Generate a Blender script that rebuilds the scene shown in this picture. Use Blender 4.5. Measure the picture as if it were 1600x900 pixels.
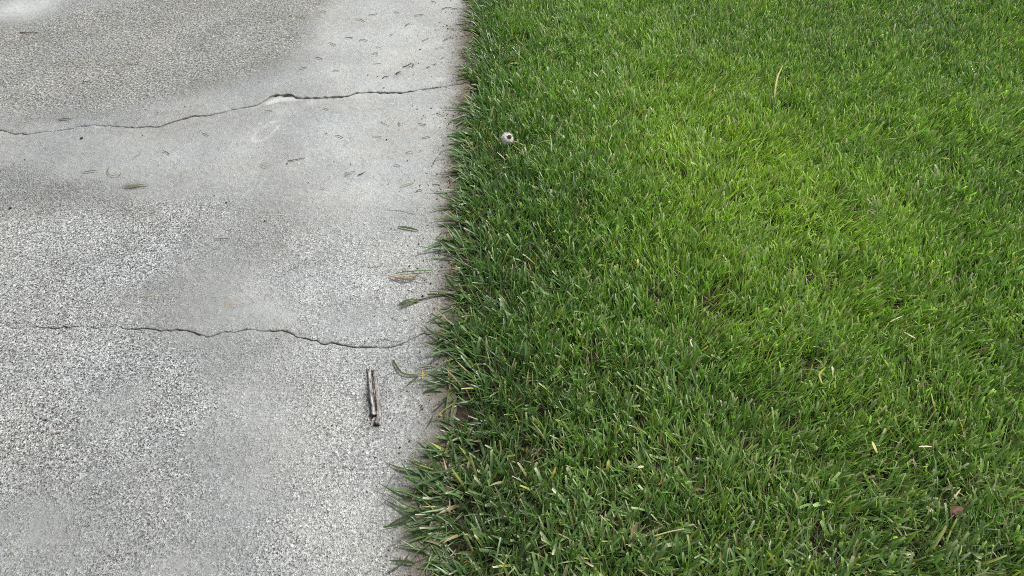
import bpy, math
import numpy as np
from mathutils import Vector

scene = bpy.context.scene
for o in list(bpy.data.objects):
    bpy.data.objects.remove(o)
R = math.radians
rng = np.random.default_rng(11)

# ------------------------------------------------------------------ camera
CAM_H, PITCH, HFOV = 1.25, 45.0, 69.0
cam_data = bpy.data.cameras.new("camera")
cam = bpy.data.objects.new("camera", cam_data)
scene.collection.objects.link(cam)
cam.location = (0, 0, CAM_H)
cam.rotation_euler = (R(90 - PITCH), 0, 0)
cam_data.sensor_width = 36
cam_data.lens = 18 / math.tan(R(HFOV / 2))
cam_data.clip_start = 0.02
cam_data.clip_end = 500
scene.camera = cam

# ------------------------------------------------------------------ world: overcast sky
SUN_EL, SUN_AZ = 52.0, 62.0          # azimuth from +Y (view direction) towards +X
world = bpy.data.worlds.new("World")
scene.world = world
world.use_nodes = True
wn, wl = world.node_tree.nodes, world.node_tree.links
wn.clear()
sky = wn.new("ShaderNodeTexSky")
sky.sky_type = 'NISHITA'
sky.sun_disc = False
sky.sun_elevation = R(SUN_EL)
sky.sun_rotation = R(SUN_AZ)
sky.air_density = 1.0
sky.dust_density = 6.0
sky.ozone_density = 1.0
hs = wn.new("ShaderNodeHueSaturation")     # cloud cover: the blue is veiled
hs.inputs["Saturation"].default_value = 0.22
bg = wn.new("ShaderNodeBackground")
bg.inputs["Strength"].default_value = 0.08
wo = wn.new("ShaderNodeOutputWorld")
wl.new(sky.outputs[0], hs.inputs["Color"])
wl.new(hs.outputs[0], bg.inputs["Color"])
wl.new(bg.outputs[0], wo.inputs["Surface"])

sun_data = bpy.data.lights.new("sun", 'SUN')
sun_data.energy = 1.5
sun_data.angle = R(12)
sun_data.color = (1.0, 0.965, 0.91)
sun = bpy.data.objects.new("sun", sun_data)
scene.collection.objects.link(sun)
sdir = Vector((math.sin(R(SUN_AZ)) * math.cos(R(SUN_EL)), math.cos(R(SUN_AZ)) * math.cos(R(SUN_EL)), math.sin(R(SUN_EL))))
sun.rotation_euler = sdir.to_track_quat('Z', 'Y').to_euler()
sun.location = (3, 2, 6)

vs = scene.view_settings
vs.view_transform = 'Standard'
vs.look = 'None'
vs.exposure = 0.84
vs.gamma = 1.0
vs.use_curve_mapping = False

# ------------------------------------------------------------------ helpers
P = R(PITCH)
FOC = 800 / math.tan(R(HFOV / 2))
def at(px, py, z=0.0):
    """ground point seen at a photograph pixel (1600 x 900)"""
    dx, dy = (px - 800) / FOC, (450 - py) / FOC
    d = (dx, math.cos(P) + dy * math.sin(P), -math.sin(P) + dy * math.cos(P))
    t = (z - CAM_H) / d[2]
    return np.array((d[0] * t, d[1] * t, z))

def mm_per_px(py):
    return (at(801, py)[0] - at(800, py)[0])

def to_px(x, y, z=0.0):
    dep = y * math.cos(P) + (CAM_H - z) * math.sin(P)
    up = y * math.sin(P) - (CAM_H - z) * math.cos(P)
    return 800 + FOC * x / dep, 450 - FOC * up / dep

def _hash(ix, iy, s):
    h = (ix.astype(np.int64) * 374761393 + iy.astype(np.int64) * 668265263 + s * 974634777) & 0xFFFFFFFF
    h = ((h ^ (h >> 13)) * 1274126177) & 0xFFFFFFFF
    return ((h ^ (h >> 16)) & 0xFFFF) / 65535.0

def vnoise(x, y, scale, seed=0):
    x = np.asarray(x, float) * scale; y = np.asarray(y, float) * scale
    ix, iy = np.floor(x), np.floor(y)
    fx, fy = x - ix, y - iy
    fx = fx * fx * (3 - 2 * fx); fy = fy * fy * (3 - 2 * fy)
    a = _hash(ix, iy, seed); b = _hash(ix + 1, iy, seed); c = _hash(ix, iy + 1, seed); d = _hash(ix + 1, iy + 1, seed)
    return (a * (1 - fx) + b * fx) * (1 - fy) + (c * (1 - fx) + d * fx) * fy

def fbm(x, y, scale, seed=0, n=3):
    v, amp, tot = 0, 1, 0
    for k in range(n):
        v = v + amp * vnoise(x, y, scale * 2.1 ** k, seed + 17 * k); tot += amp; amp *= 0.5
    return v / tot

def sstep(a, b, x):
    t = np.clip((x - a) / (b - a), 0, 1)
    return t * t * (3 - 2 * t)

def poly_mask(x, y, pxpts, soft):
    """soft inside-mask of a polygon whose corners are given as photograph pixels and laid on the ground"""
    pts = np.array([at(*p)[:2] for p in pxpts])
    inside = np.zeros(x.shape, bool); dist = np.full(x.shape, 1e9)
    n = len(pts)
    for i in range(n):
        ax, ay = pts[i]; bx, by = pts[(i + 1) % n]
        cond = ((ay > y) != (by > y))
        with np.errstate(divide='ignore', invalid='ignore'):
            xi = (bx - ax) * (y - ay) / (by - ay if by != ay else 1e-9) + ax
        inside ^= cond & (x < xi)
        ex, ey = bx - ax, by - ay
        t = np.clip(((x - ax) * ex + (y - ay) * ey) / (ex * ex + ey * ey), 0, 1)
        dist = np.minimum(dist, np.hypot(x - ax - t * ex, y - ay - t * ey))
    sd = np.where(inside, dist, -dist)
    return sstep(-soft, soft, sd)

def blob(x, y, px, py, rx, ry):
    c = at(px, py); sx = rx * mm_per_px(py); sy = abs(at(px, py - ry)[1] - c[1])
    return np.exp(-((x - c[0]) / sx) ** 2 - ((y - c[1]) / sy) ** 2)

def mesh_from(name, verts, faces, cols=None, smooth=True):
    """verts (N,3), faces (M,3|4) numpy; cols (N,4) optional point colour called 'tint'"""
    me = bpy.data.meshes.new(name)
    verts = np.asarray(verts, np.float32)
    fl = faces if isinstance(faces, list) else [faces]
    fl = [np.asarray(f, np.int32) for f in fl if len(f)]
    me.vertices.add(len(verts)); me.vertices.foreach_set("co", verts.ravel())
    nl = sum(f.size for f in fl); nf = sum(len(f) for f in fl)
    me.loops.add(nl); me.polygons.add(nf)
    me.loops.foreach_set("vertex_index", np.concatenate([f.ravel() for f in fl]))
    tot = np.concatenate([np.full(len(f), f.shape[1], np.int32) for f in fl])
    start = np.concatenate([[0], np.cumsum(tot)[:-1]]).astype(np.int32)
    me.polygons.foreach_set("loop_start", start)
    try:
        me.polygons.foreach_set("loop_total", tot)
    except Exception:
        pass
    me.polygons.foreach_set("use_smooth", np.full(nf, smooth))
    if cols is not None:
        a = me.attributes.new("tint", 'FLOAT_COLOR', 'POINT')
        a.data.foreach_set("color", np.asarray(cols, np.float32).ravel())
    me.update(calc_edges=True)
    me.validate()
    return me

def add(name, me, mat, parent=None, label=None, cat=None, group=None, kind=None, loc=None):
    o = bpy.data.objects.new(name, me)
    scene.collection.objects.link(o)
    if me is not None and mat is not None and len(me.materials) == 0:
        me.materials.append(mat)
    if parent is not None: o.parent = parent
    if loc is not None: o.location = loc
    if label: o["label"] = label
    if cat: o["category"] = cat
    if group: o["group"] = group
    if kind: o["kind"] = kind
    return o

# ------------------------------------------------------------------ materials
class NT:
    def __init__(self, name):
        self.m = bpy.data.materials.new(name); self.m.use_nodes = True
        self.t = self.m.node_tree; self.n = self.t.nodes; self.n.clear()
        self.out = self.n.new("ShaderNodeOutputMaterial")
    def new(self, typ, **kw):
        nd = self.n.new(typ)
        for k, v in kw.items():
            if k in nd.inputs: nd.inputs[k].default_value = v
            else: setattr(nd, k, v)
        return nd
    def link(self, a, b): self.t.links.new(a, b)
    def math(self, op, a, b=None, clamp=False):
        nd = self.n.new("ShaderNodeMath"); nd.operation = op; nd.use_clamp = clamp
        for i, v in enumerate((a, b)):
            if v is None: continue
            if isinstance(v, (int, float)): nd.inputs[i].default_value = v
            else: self.link(v, nd.inputs[i])
        return nd.outputs[0]
    def mix(self, f, a, b, blend='MIX'):
        nd = self.n.new("ShaderNodeMix"); nd.data_type = 'RGBA'; nd.blend_type = blend
        for i, v in ((0, f), (6, a), (7, b)):
            if isinstance(v, (int, float)): nd.inputs[i].default_value = v
            elif isinstance(v, tuple): nd.inputs[i].default_value = (*v, 1)
            else: self.link(v, nd.inputs[i])
        return nd.outputs[2]
    def ramp(self, f, stops, interp='LINEAR'):
        nd = self.n.new("ShaderNodeValToRGB"); cr = nd.color_ramp; cr.interpolation = interp
        while len(cr.elements) < len(stops): cr.elements.new(0.5)
        for e, (p, c) in zip(cr.elements, stops):
            e.position = p; e.color = (*c, 1) if isinstance(c, tuple) else (c, c, c, 1)
        self.link(f, nd.inputs[0]); return nd.outputs[0]
    def noise(self, co, scale, detail=3, rough=0.55):
        nd = self.new("ShaderNodeTexNoise", Scale=scale, Detail=detail, Roughness=rough)
        self.link(co, nd.inputs["Vector"]); return nd.outputs[0]
    def mrange(self, v, a, b, c=0.0, d=1.0):
        nd = self.new("ShaderNodeMapRange"); nd.interpolation_type = 'SMOOTHSTEP'
        self.link(v, nd.inputs[0])
        for i, k in enumerate((a, b, c, d)): nd.inputs[i + 1].default_value = k
        return nd.outputs[0]

def concrete_material():
    t = NT("weathered_concrete")
    co = t.new("ShaderNodeTexCoord").outputs["Object"]
    at_ = t.new("ShaderNodeAttribute", attribute_name="tint")
    sep = t.new("ShaderNodeSeparateColor"); t.link(at_.outputs["Color"], sep.inputs[0])
    wear, tone, light = sep.outputs[0], sep.outputs[1], sep.outputs[2]
    stain = at_.outputs["Alpha"]
    # break up the painted wear
    n1 = t.noise(co, 30, 6, 0.72); n2 = t.noise(co, 85, 4, 0.7)
    w = t.math('ADD', wear, t.math('MULTIPLY', t.math('SUBTRACT', n1, 0.5), 1.15))
    w = t.math('ADD', w, t.math('MULTIPLY', t.math('SUBTRACT', n2, 0.5), 1.0))
    w = t.mrange(w, 0.05, 0.95)
    # sand grains of the worn face
    wob = t.new("ShaderNodeTexNoise", Scale=260.0, Detail=2.0); t.link(co, wob.inputs["Vector"])
    vm = t.new("ShaderNodeVectorMath", operation='MULTIPLY_ADD')
    t.link(wob.outputs["Color"], vm.inputs[0]); vm.inputs[1].default_value = (0.0028, 0.0028, 0.0028); t.link(co, vm.inputs[2])
    v1 = t.new("ShaderNodeTexVoronoi", Scale=215.0, Randomness=1.0); t.link(vm.outputs[0], v1.inputs["Vector"])
    v2 = t.new("ShaderNodeTexVoronoi", Scale=430.0, Randomness=1.0); t.link(vm.outputs[0], v2.inputs["Vector"])
    s1 = t.new("ShaderNodeSeparateColor"); t.link(v1.outputs["Color"], s1.inputs[0])
    s2 = t.new("ShaderNodeSeparateColor"); t.link(v2.outputs["Color"], s2.inputs[0])
    wa = t.new("ShaderNodeAttribute", attribute_name="warm")
    gmx = t.new("ShaderNodeMix"); t.link(wa.outputs["Fac"], gmx.inputs[0]); t.link(t.noise(vm.outputs[0], 270, 2, 0.65), gmx.inputs[2]); t.link(t.noise(vm.outputs[0], 150, 2, 0.75), gmx.inputs[3])
    gn = gmx.outputs[0]; gn2 = t.noise(co, 190, 2, 0.6)
    agg = t.ramp(gn, [(.30, .06), (.39, .18), (.45, .37), (.54, .51), (.68, .80)])
    agg = t.mix(1.0, agg, t.ramp(s1.outputs[0], [(0.0, .62), (.3, .90), (.8, 1.12), (1.0, 1.35)]), 'MULTIPLY')
    agg = t.mix(t.mrange(gn2, .41, .35), agg, (.05, .051, .05))
    rare = t.math('GREATER_THAN', s1.outputs[2], 0.985)
    agg = t.mix(t.math('MULTIPLY', rare, 0.45), agg, (.46, .36, .27))
    # cement paste of the closed face
    f1 = t.noise(co, 300, 4, 0.8); f2 = t.noise(co, 60, 4, 0.6); f3 = t.noise(co, 7, 3, 0.5)
    sm = t.ramp(f1, [(0.34, .15), (.44, .315), (.52, .395), (.64, .58)])
    sm0 = t.ramp(f1, [(0.30, .27), (.5, .385), (.68, .49)])
    sm = t.mix(t.mrange(w, .02, .22), sm0, sm)
    sm = t.mix(1.0, sm, t.ramp(f2, [(0.3, .80), (.7, 1.16)]), 'MULTIPLY')
    pore = t.new("ShaderNodeTexVoronoi", Scale=120.0, Randomness=1.0); t.link(co, pore.inputs["Vector"])
    sp = t.new("ShaderNodeSeparateColor"); t.link(pore.outputs["Color"], sp.inputs[0])
    pm = t.math('MULTIPLY', t.math('GREATER_THAN', sp.outputs[0], 0.80), t.mrange(pore.outputs["Distance"], 0.26, 0.12))
    sm = t.mix(t.math('MULTIPLY', pm, 0.65), sm, (.10, .10, .095))
    col = t.mix(w, sm, agg)
    # bleached places, mottling, tone of the stain-free paste
    col = t.mix(t.math('MULTIPLY', light, 0.9), col, t.mix(t.math('MULTIPLY', w, .55), t.mix(f1, (.50, .50, .49), (.86, .86, .84)), agg))
    col = t.mix(1.0, col, t.ramp(f3, [(0.25, .88), (.75, 1.12)]), 'MULTIPLY')
    tn = t.new("ShaderNodeCombineColor")
    tt = t.math('MULTIPLY', tone, 1.60)
    for i in range(3): t.link(tt, tn.inputs[i])
    col = t.mix(1.0, col, tn.outputs[0], 'MULTIPLY')
    col = t.mix(wa.outputs["Fac"], col, t.mix(1.0, col, (1.018, 1.0, .962), 'MULTIPLY'))
    # warm / cool drift and small tan rust spots
    hue = t.noise(co, 4.2, 3, 0.5)
    col = t.mix(1.0, col, t.ramp(hue, [(0.3, (.935, 1.0, 1.01)), (.7, (.985, 1.0, .965))]), 'MULTIPLY')
    rs = t.new("ShaderNodeTexVoronoi", Scale=6.5, Randomness=1.0); t.link(vm.outputs[0], rs.inputs["Vector"])
    rsp = t.mrange(rs.outputs["Distance"], 0.14, 0.03)
    rsp = t.math('MULTIPLY', rsp, t.mrange(n1, 0.42, 0.62))
    col = t.mix(t.math('MULTIPLY', rsp, 0.55), col, (.32, .24, .155))
    mo = t.math('MULTIPLY', t.mrange(t.noise(co, 2.6, 5, 0.7), .56, .72), t.mrange(n1, .45, .65))
    col = t.mix(t.math('MULTIPLY', mo, 0.30), col, (.22, .20, .145))
    # soil and organic staining towards the lawn
    sn = t.noise(co, 95, 4, 0.65)
    sf = t.mrange(t.math('ADD', stain, t.math('MULTIPLY', t.math('SUBTRACT', sn, 0.5), 0.9)), 0.18, 0.80)
    sf = t.math('MULTIPLY', sf, t.mrange(stain, 0.01, 0.15))
    col = t.mix(t.math('MULTIPLY', sf, 0.92), col, t.mix(sn, (.085, .066, .048), (.19, .16, .125)))
    # relief
    hgt = t.math('MULTIPLY', gn, t.math('MULTIPLY', w, 2.2))
    hgt = t.math('ADD', hgt, t.math('MULTIPLY', f1, 0.35))
    hgt = t.math('ADD', hgt, t.math('MULTIPLY', f2, 0.5))
    bp = t.new("ShaderNodeBump", Strength=1.0, Distance=0.0030); t.link(hgt, bp.inputs["Height"])
    bs = t.new("ShaderNodeBsdfPrincipled", Roughness=0.88); bs.inputs["Specular IOR Level"].default_value = 0.3
    t.link(col, bs.inputs["Base Color"]); t.link(bp.outputs[0], bs.inputs["Normal"])
    t.link(bs.outputs[0], t.out.inputs[0])
    return t.m

def soil_material(name, c1, c2, c3):
    t = NT(name)
    co = t.new("ShaderNodeTexCoord").outputs["Object"]
    n = t.noise(co, 60, 5, 0.65); n2 = t.noise(co, 260, 3, 0.6)
    col = t.ramp(n, [(0.3, c1), (.5, c2), (.72, c3)])
    bp = t.new("ShaderNodeBump", Strength=1.0, Distance=0.006)
    t.link(t.math('ADD', n, t.math('MULTIPLY', n2, .5)), bp.inputs["Height"])
    bs = t.new("ShaderNodeBsdfPrincipled", Roughness=0.95)
    t.link(col, bs.inputs["Base Color"]); t.link(bp.outputs[0], bs.inputs["Normal"]); t.link(bs.outputs[0], t.out.inputs[0])
    return t.m

def leaf_material(name, trans=0.38, rough=0.42, spec=0.5, through=(1.25, 1.55, 0.6)):
    """thin leaf: colour from the leaf's own pigment (point colour 'tint'), light passes through it"""
    t = NT(name)
    a = t.new("ShaderNodeAttribute", attribute_name="tint")
    co = t.new("ShaderNodeTexCoord").outputs["Object"]
    n = t.noise(co, 700, 2, 0.5)
    col = t.mix(1.0, a.outputs["Color"], t.ramp(n, [(.3, .86), (.7, 1.14)]), 'MULTIPLY')
    bs = t.new("ShaderNodeBsdfPrincipled", Roughness=rough); bs.inputs["Specular IOR Level"].default_value = spec
    t.link(col, bs.inputs["Base Color"])
    tr = t.new("ShaderNodeBsdfTranslucent")
    t.link(t.mix(1.0, col, through, 'MULTIPLY'), tr.inputs["Color"])
    mx = t.new("ShaderNodeMixShader"); mx.inputs[0].default_value = trans
    t.link(bs.outputs[0], mx.inputs[1]); t.link(tr.outputs[0], mx.inputs[2]); t.link(mx.outputs[0], t.out.inputs[0])
    return t.m

def tint_material(name, rough=0.8, streak=None):
    t = NT(name)
    a = t.new("ShaderNodeAttribute", attribute_name="tint")
    co = t.new("ShaderNodeTexCoord").outputs["Object"]
    n = t.noise(co, 500, 3, 0.6)
    col = t.mix(1.0, a.outputs["Color"], t.ramp(n, [(.3, .7), (.7, 1.25)]), 'MULTIPLY')
    h = n
    if streak:
        mp = t.new("ShaderNodeMapping"); mp.inputs["Scale"].default_value = streak; t.link(co, mp.inputs["Vector"])
        s = t.noise(mp.outputs[0], 1.0, 4, 0.65)
        col = t.mix(1.0, col, t.ramp(s, [(.32, .38), (.5, .9), (.7, 1.25)]), 'MULTIPLY'); h = s
    bp = t.new("ShaderNodeBump", Strength=0.6, Distance=0.001); t.link(h, bp.inputs["Height"])
    bs = t.new("ShaderNodeBsdfPrincipled", Roughness=rough)
    t.link(col, bs.inputs["Base Color"]); t.link(bp.outputs[0], bs.inputs["Normal"]); t.link(bs.outputs[0], t.out.inputs[0])
    return t.m

M_CONC = concrete_material()
M_SOIL = soil_material("dark_soil", (.014, .010, .007), (.030, .022, .015), (.065, .048, .032))
M_FILL = soil_material("crack_dirt", (.030, .028, .025), (.060, .055, .048), (.13, .12, .105))
M_GRASS = leaf_material("grass_blade", 0.36, 0.33, 0.62)
M_STRAW = leaf_material("dry_straw", 0.2, 0.6, 0.3, (1.15, 1.1, .85))
M_BARK = tint_material("weathered_bark", 0.85)
M_WOOD = tint_material("weathered_split_wood", 0.85, (420, 40, 420))
M_STONE = tint_material("dark_pebble", 0.8)
M_FLUFF = leaf_material("seed_fluff", 0.30, 0.8, 0.1, (1.05, 1.05, 1.03))

# ------------------------------------------------------------------ the setting: ground, driveway
def edge_x(y):
    """right edge of the concrete"""
    y = np.asarray(y, float)
    return -0.108 - 0.017 * (y - 0.5) + 0.008 * (vnoise(y, y * 0, 6, 5) - .5) + 0.009 * (fbm(y, y * 0, 30, 6) - .5)

def slab_h(x, y):
    return 0.0014 * (fbm(x, y, 2.2, 3) - .5) + 0.0006 * (vnoise(x, y, 14, 9) - .5)

def soil_h(x, y):
    return -0.012 + 0.016 * (fbm(x, y, 7, 21) - .5) + 0.010 * (fbm(x, y, 38, 22) - .5)

# far ground out to the horizon
S = 120
gx = np.array([[-S, -S, -.09], [S, -S, -.09], [S, S, -.09], [-S, S, -.09]])
add("ground", mesh_from("ground", gx, np.array([[0, 1, 2, 3]])), soil_material("far_ground", (.03, .045, .012), (.05, .075, .02), (.07, .10, .03)),
    label="ground stretching out beyond the lawn and driveway", kind="structure")

def grid_mesh(name, X, Y, Z, cols=None):
    ny, nx = X.shape
    v = np.stack([X, Y, Z], -1).reshape(-1, 3)
    idx = np.arange(ny * nx).reshape(ny, nx)
    f = np.stack([idx[:-1, :-1], idx[:-1, 1:], idx[1:, 1:], idx[1:, :-1]], -1).reshape(-1, 4)
    return mesh_from(name, v, f, None if cols is None else cols.reshape(-1, 4))

# soil bed of the lawn
lx = np.concatenate([[-.004, .0008], np.arange(.008, 2.4, 0.014), np.linspace(2.41, 6, 60)])
ly = np.concatenate([np.linspace(-1.5, 0.38, 40), np.arange(0.39, 3.2, 0.014), np.linspace(3.22, 6.4, 80)])
LX, LY = np.meshgrid(lx, ly)
LU = LX.copy(); LX = LX + edge_x(LY)
LZ = np.where(LU < 0, -.03, soil_h(LX, LY) + .006 * np.exp(-LU / .03))
add("lawn_soil", grid_mesh("lawn_soil", LX, LY, LZ), M_SOIL, label="dark soil showing between the grass blades of the lawn", kind="structure")

# cracks, traced as pixels, laid on the ground
C1 = [(-60, 196), (0, 202), (11, 205), (22, 207), (39, 209.5), (57, 207), (75, 204.5), (97, 202.5), (110, 200), (125, 197), (150, 196), (175, 197), (215, 197), (232, 198), (250, 197), (265, 192), (287, 186), (305, 180.5), (332, 180), (346, 176), (357, 170.5), (380, 168), (400, 164), (412, 157.5), (422, 150.5), (437, 147.5), (450, 149), (465, 152), (482, 152), (500, 153), (520, 152), (540, 149), (555, 146), (575, 145), (600, 145), (617, 144), (635, 142.5), (650, 139.5), (675, 136.5), (700, 132.5), (725, 130), (760, 127)]
W1 = [(-60, 3), (0, 3.5), (40, 4.5), (75, 3), (110, 4), (175, 3), (232, 4.5), (265, 6), (290, 8), (320, 6), (346, 5), (380, 7), (412, 8), (430, 13), (450, 15), (470, 13), (500, 9), (525, 10), (545, 9), (560, 6), (600, 5.5), (620, 9), (650, 5), (700, 6), (760, 8)]
C2 = [(-80, 512), (-20, 507), (20, 513), (55, 510), (70, 512), (87, 512), (105, 510), (132, 507.5), (150, 509.5), (162, 511.5), (177, 509), (190, 510.5), (202, 513), (217, 511), (240, 512.5), (250, 514), (275, 515), (295, 516), (307, 519.5), (322, 525), (337, 520.5), (360, 517), (370, 519), (385, 516), (400, 515.5), (422, 516), (440, 514.5), (450, 521), (462, 527.5), (485, 530.5), (507, 537.5), (525, 537.5), (540, 537.5), (562, 540), (585, 542.5), (610, 540.5), (625, 534.5), (645, 529.5), (662, 521), (675, 519), (720, 512)]
W2 = [(-80, .2), (20, .3), (50, .8), (75, 2.2), (100, 2.4), (120, 1.6), (150, 1.2), (180, 2.6), (220, 2.8), (270, 3.4), (295, 4.0), (322, 3.6), (360, 2.6), (400, 2.2), (450, 2.4), (507, 2.8), (560, 2.6), (600, 2.2), (625, 2.2), (660, 2.6), (720, 3)]

XL, XV = -4.6, -2.15
xs = np.concatenate([np.linspace(XL, XV - .02, 60), np.arange(XV, -0.165, 0.0055), np.linspace(-0.162, -0.1, 14)])
def crack_curve(C, W, seed, kw):
    pts = np.array([at(*p)[:2] for p in C])
    wx = np.array([at(p[0], C[np.argmin([abs(c[0] - p[0]) for c in C])][1])[0] for p in W]); ww = np.array([p[1] for p in W]) * 1e-3
    y = np.interp(xs, pts[:, 0], pts[:, 1])
    y = y + 0.006 * (vnoise(xs, xs * 0, 90, seed) - .5) + 0.010 * (vnoise(xs, xs * 0, 28, seed + 1) - .5)
    w = kw * np.interp(xs, wx, ww) * (0.40 + 1.1 * vnoise(xs, xs * 0, 70, seed + 2))
    wl_ = 0.0022 * (vnoise(xs, xs * 0, 110, seed + 3) - .5)
    return y - w / 2 + wl_ * np.minimum(1, w / .004), y + w / 2
c1lo, c1hi = crack_curve(C1, W1, 40, 1.0)
c2lo, c2hi = crack_curve(C2, W2, 60, .95)

# outline of the overhanging grass (photograph pixels), laid on the ground
SIL = [(-40, 738), (0, 735), (30, 742), (60, 748), (100, 736), (170, 731), (225, 716), (260, 706), (330, 698), (380, 692), (430, 706), (480, 697), (530, 682), (570, 697), (610, 700), (655, 716), (690, 676), (720, 660), (780, 644), (820, 654), (850, 660), (880, 656), (930, 650), (1000, 650)]
sil = np.array([at(p[1], p[0])[:2] for p in SIL])
o_ = np.argsort(sil[:, 1]); sil = sil[o_]
def surface_cols(x, y):
    """R wear, G tone (x0.5), B bleaching, A stain -- colour channels of the concrete"""
    px = x + 0.10 * (fbm(x, y, 8, 70, 4) - .5) + .16 * (fbm(x, y, 2.5, 170) - .5); py = y + 0.12 * (fbm(x, y, 8, 71, 4) - .5) + .16 * (fbm(x, y, 2.5, 171) - .5)
    qx_ = x + .05 * (fbm(x, y, 12, 172, 4) - .5) + .22 * (fbm(x, y, 3, 173) - .5); qy_ = y + .045 * (fbm(x, y, 12, 174, 4) - .5) + .03 * (fbm(x, y, 3, 175) - .5)
    base = 0.50 + 0.45 * (fbm(x, y, 3.0, 72) - .5)
    wear = base.copy()
    # worn field at the far left
    a = poly_mask(qx_, qy_, [(-700, 40), (40, 32), (160, 12), (300, -60), (560, -60), (500, 20), (470, 70), (385, 122), (290, 150), (160, 176), (0, 180), (-700, 200)], .06)
    wear = wear * (1 - a) + a * 0.74
    # closed band along the far crack
    b = poly_mask(px, py, [(-500, 184), (150, 178), (300, 152), (400, 122), (480, 80), (520, -40), (730, -40), (715, 300), (560, 330), (340, 312), (240, 300), (-500, 240)], .10)
    wear = wear * (1 - b) + b * 0.20
    # worn field at the near left
    c = poly_mask(qx_, qy_, [(-500, 318), (120, 314), (330, 318), (318, 360), (255, 430), (195, 470), (190, 505), (270, 560), (300, 640), (230, 700), (110, 760), (60, 800), (-500, 790)], .045)
    wear = wear * (1 - c) + c * 0.84
    d = poly_mask(px, py, [(-500, 240), (70, 258), (150, 290), (240, 305), (240, 320), (-500, 325)], .05)
    wear = wear * (1 - d) + d * 0.62
    e = poly_mask(px, py, [(380, 420), (520, 360), (640, 400), (660, 520), (640, 640), (610, 900), (400, 980), (380, 860), (440, 760), (380, 640), (470, 560)], .12)
    wear = wear * (1 - e) + e * 0.66
    f = poly_mask(px, py, [(180, 730), (260, 720), (320, 790), (270, 850), (160, 830), (120, 780)], .05)
    wear = wear * (1 - f) + f * 0.66
    for (qx, qy, rx, ry, k) in [(200, 610, 45, 35, .36), (170, 680, 50, 40, .32), (60, 830, 90, 45, .40), (345, 740, 55, 50, .28), (300, 870, 70, 40, .26),
                                (350, 450, 80, 60, .45), (430, 640, 50, 60, .3), (440, 480, 45, 30, .35), (570, 500, 60, 28, .35), (25, 15, 45, 22, .8)]:
        wear = wear - k * blob(px, py, qx, qy, rx, ry)
    for (qx, qy, rx, ry, k) in [(40, 700, 90, 60, .35), (200, 400, 110, 60, .2), (410, 870, 60, 30, .25), (120, 20, 60, 12, .2)]:
        wear = wear + k * blob(px, py, qx, qy, rx, ry)
    tone = 1.0 + 0.10 * (fbm(x, y, 2.4, 73) - .5)
    tone = tone - 0.17 * a - 0.06 * b * sstep(-0.5, -1.6, x) - 0.16 * d
    tone = tone + 0.20 * e + 0.09 * c
    for (qx, qy, rx, ry, k) in [(60, 295, 120, 30, -.10), (350, 460, 90, 55, -.08), (180, 640, 70, 60, -.10), (60, 830, 110, 50, -.12), (600, 70, 90, 60, .12), (620, 180, 70, 40, .08),
                                (470, 225, 120, 45, .05), (25, 15, 50, 18, .20), (205, 292, 22, 6, -.25), (560, 420, 80, 60, .05), (560, 780, 70, 100, .04),
                                (573, 625, 6, 34, -.5), (597, 620, 5, 40, -.4), (580, 664, 12, 8, -.4), (95, 187, 20, 4, -.25), (100, 172, 80, 6, -.12)]:  # tone lowered along both sides and the near end of the stick
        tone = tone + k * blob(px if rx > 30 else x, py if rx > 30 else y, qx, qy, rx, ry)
    pale_ = poly_mask(px, py, [(470, -60), (740, -60), (735, 130), (715, 330), (690, 470), (600, 420), (500, 330), (470, 200), (520, 120)], .12)
    tone = tone + .10 * pale_
    light = .14 * pale_ + 0.16 * b * sstep(.45, .7, fbm(x, y, 5, 74))
    light = np.maximum(light, 0.95 * poly_mask(x, y, [(413, 161), (430, 153), (448, 151), (468, 153.5), (466, 157.5), (438, 158.5), (417, 164)], .009))
    light = np.maximum(light, 0.5 * poly_mask(x, y, [(383, 169), (400, 165.5), (412, 161), (411, 163.5), (398, 168), (385, 171)], .006))
    light = np.maximum(light, .45 * blob(x, y, 450, 170, 26, 10) + .5 * blob(x, y, 485, 160, 10, 5))
    light = np.maximum(light, .8 * blob(x, y, 712, 143, 8, 3) + .5 * blob(x, y, 690, 124, 14, 4))
    light = np.maximum(light, .20 * e * sstep(.45, .75, fbm(x, y, 6, 75)))
    light = np.maximum(light, .30 * blob(px, py, 20, 12, 46, 12) + .2 * blob(px, py, 62, -4, 40, 6))
    # oval water mark
    c0, c1 = at(398, 221)[:2], at(432, 191)[:2]
    dirv = (c1 - c0) / np.linalg.norm(c1 - c0); mid = (c0 + c1) / 2
    u = (x - mid[0]) * dirv[0] + (y - mid[1]) * dirv[1]; v = -(x - mid[0]) * dirv[1] + (y - mid[1]) * dirv[0]
    L = np.linalg.norm(c1 - c0) / 2
    rr = (np.abs(u / L) ** 2.6 + np.abs(v / 0.022) ** 2.6) ** (1 / 2.6)
    light = np.maximum(light, 0.75 * np.exp(-((rr - 1) / .17) ** 2) * sstep(.15, .7, fbm(x, y, 45, 78)))
    # scratch
    s0, s1 = at(527, 553)[:2], at(521, 582)[:2]
    t_ = np.clip(((x - s0[0]) * (s1 - s0)[0] + (y - s0[1]) * (s1 - s0)[1]) / ((s1 - s0) ** 2).sum(), 0, 1)
    dd = np.hypot(x - s0[0] - t_ * (s1 - s0)[0], y - s0[1] - t_ * (s1 - s0)[1])
    light = np.maximum(light, .6 * np.exp(-(dd / .003) ** 2))
    dist = np.minimum(edge_x(y), np.interp(y, sil[:, 1], sil[:, 0]) + .030) - x
    st = np.exp(-np.clip(dist, 0, 9) / (0.030 + 0.055 * fbm(y, y * 0, 5, 76) + 0.02 * vnoise(y, y * 0, 22, 77)))
    st = st * 1.0
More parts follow.
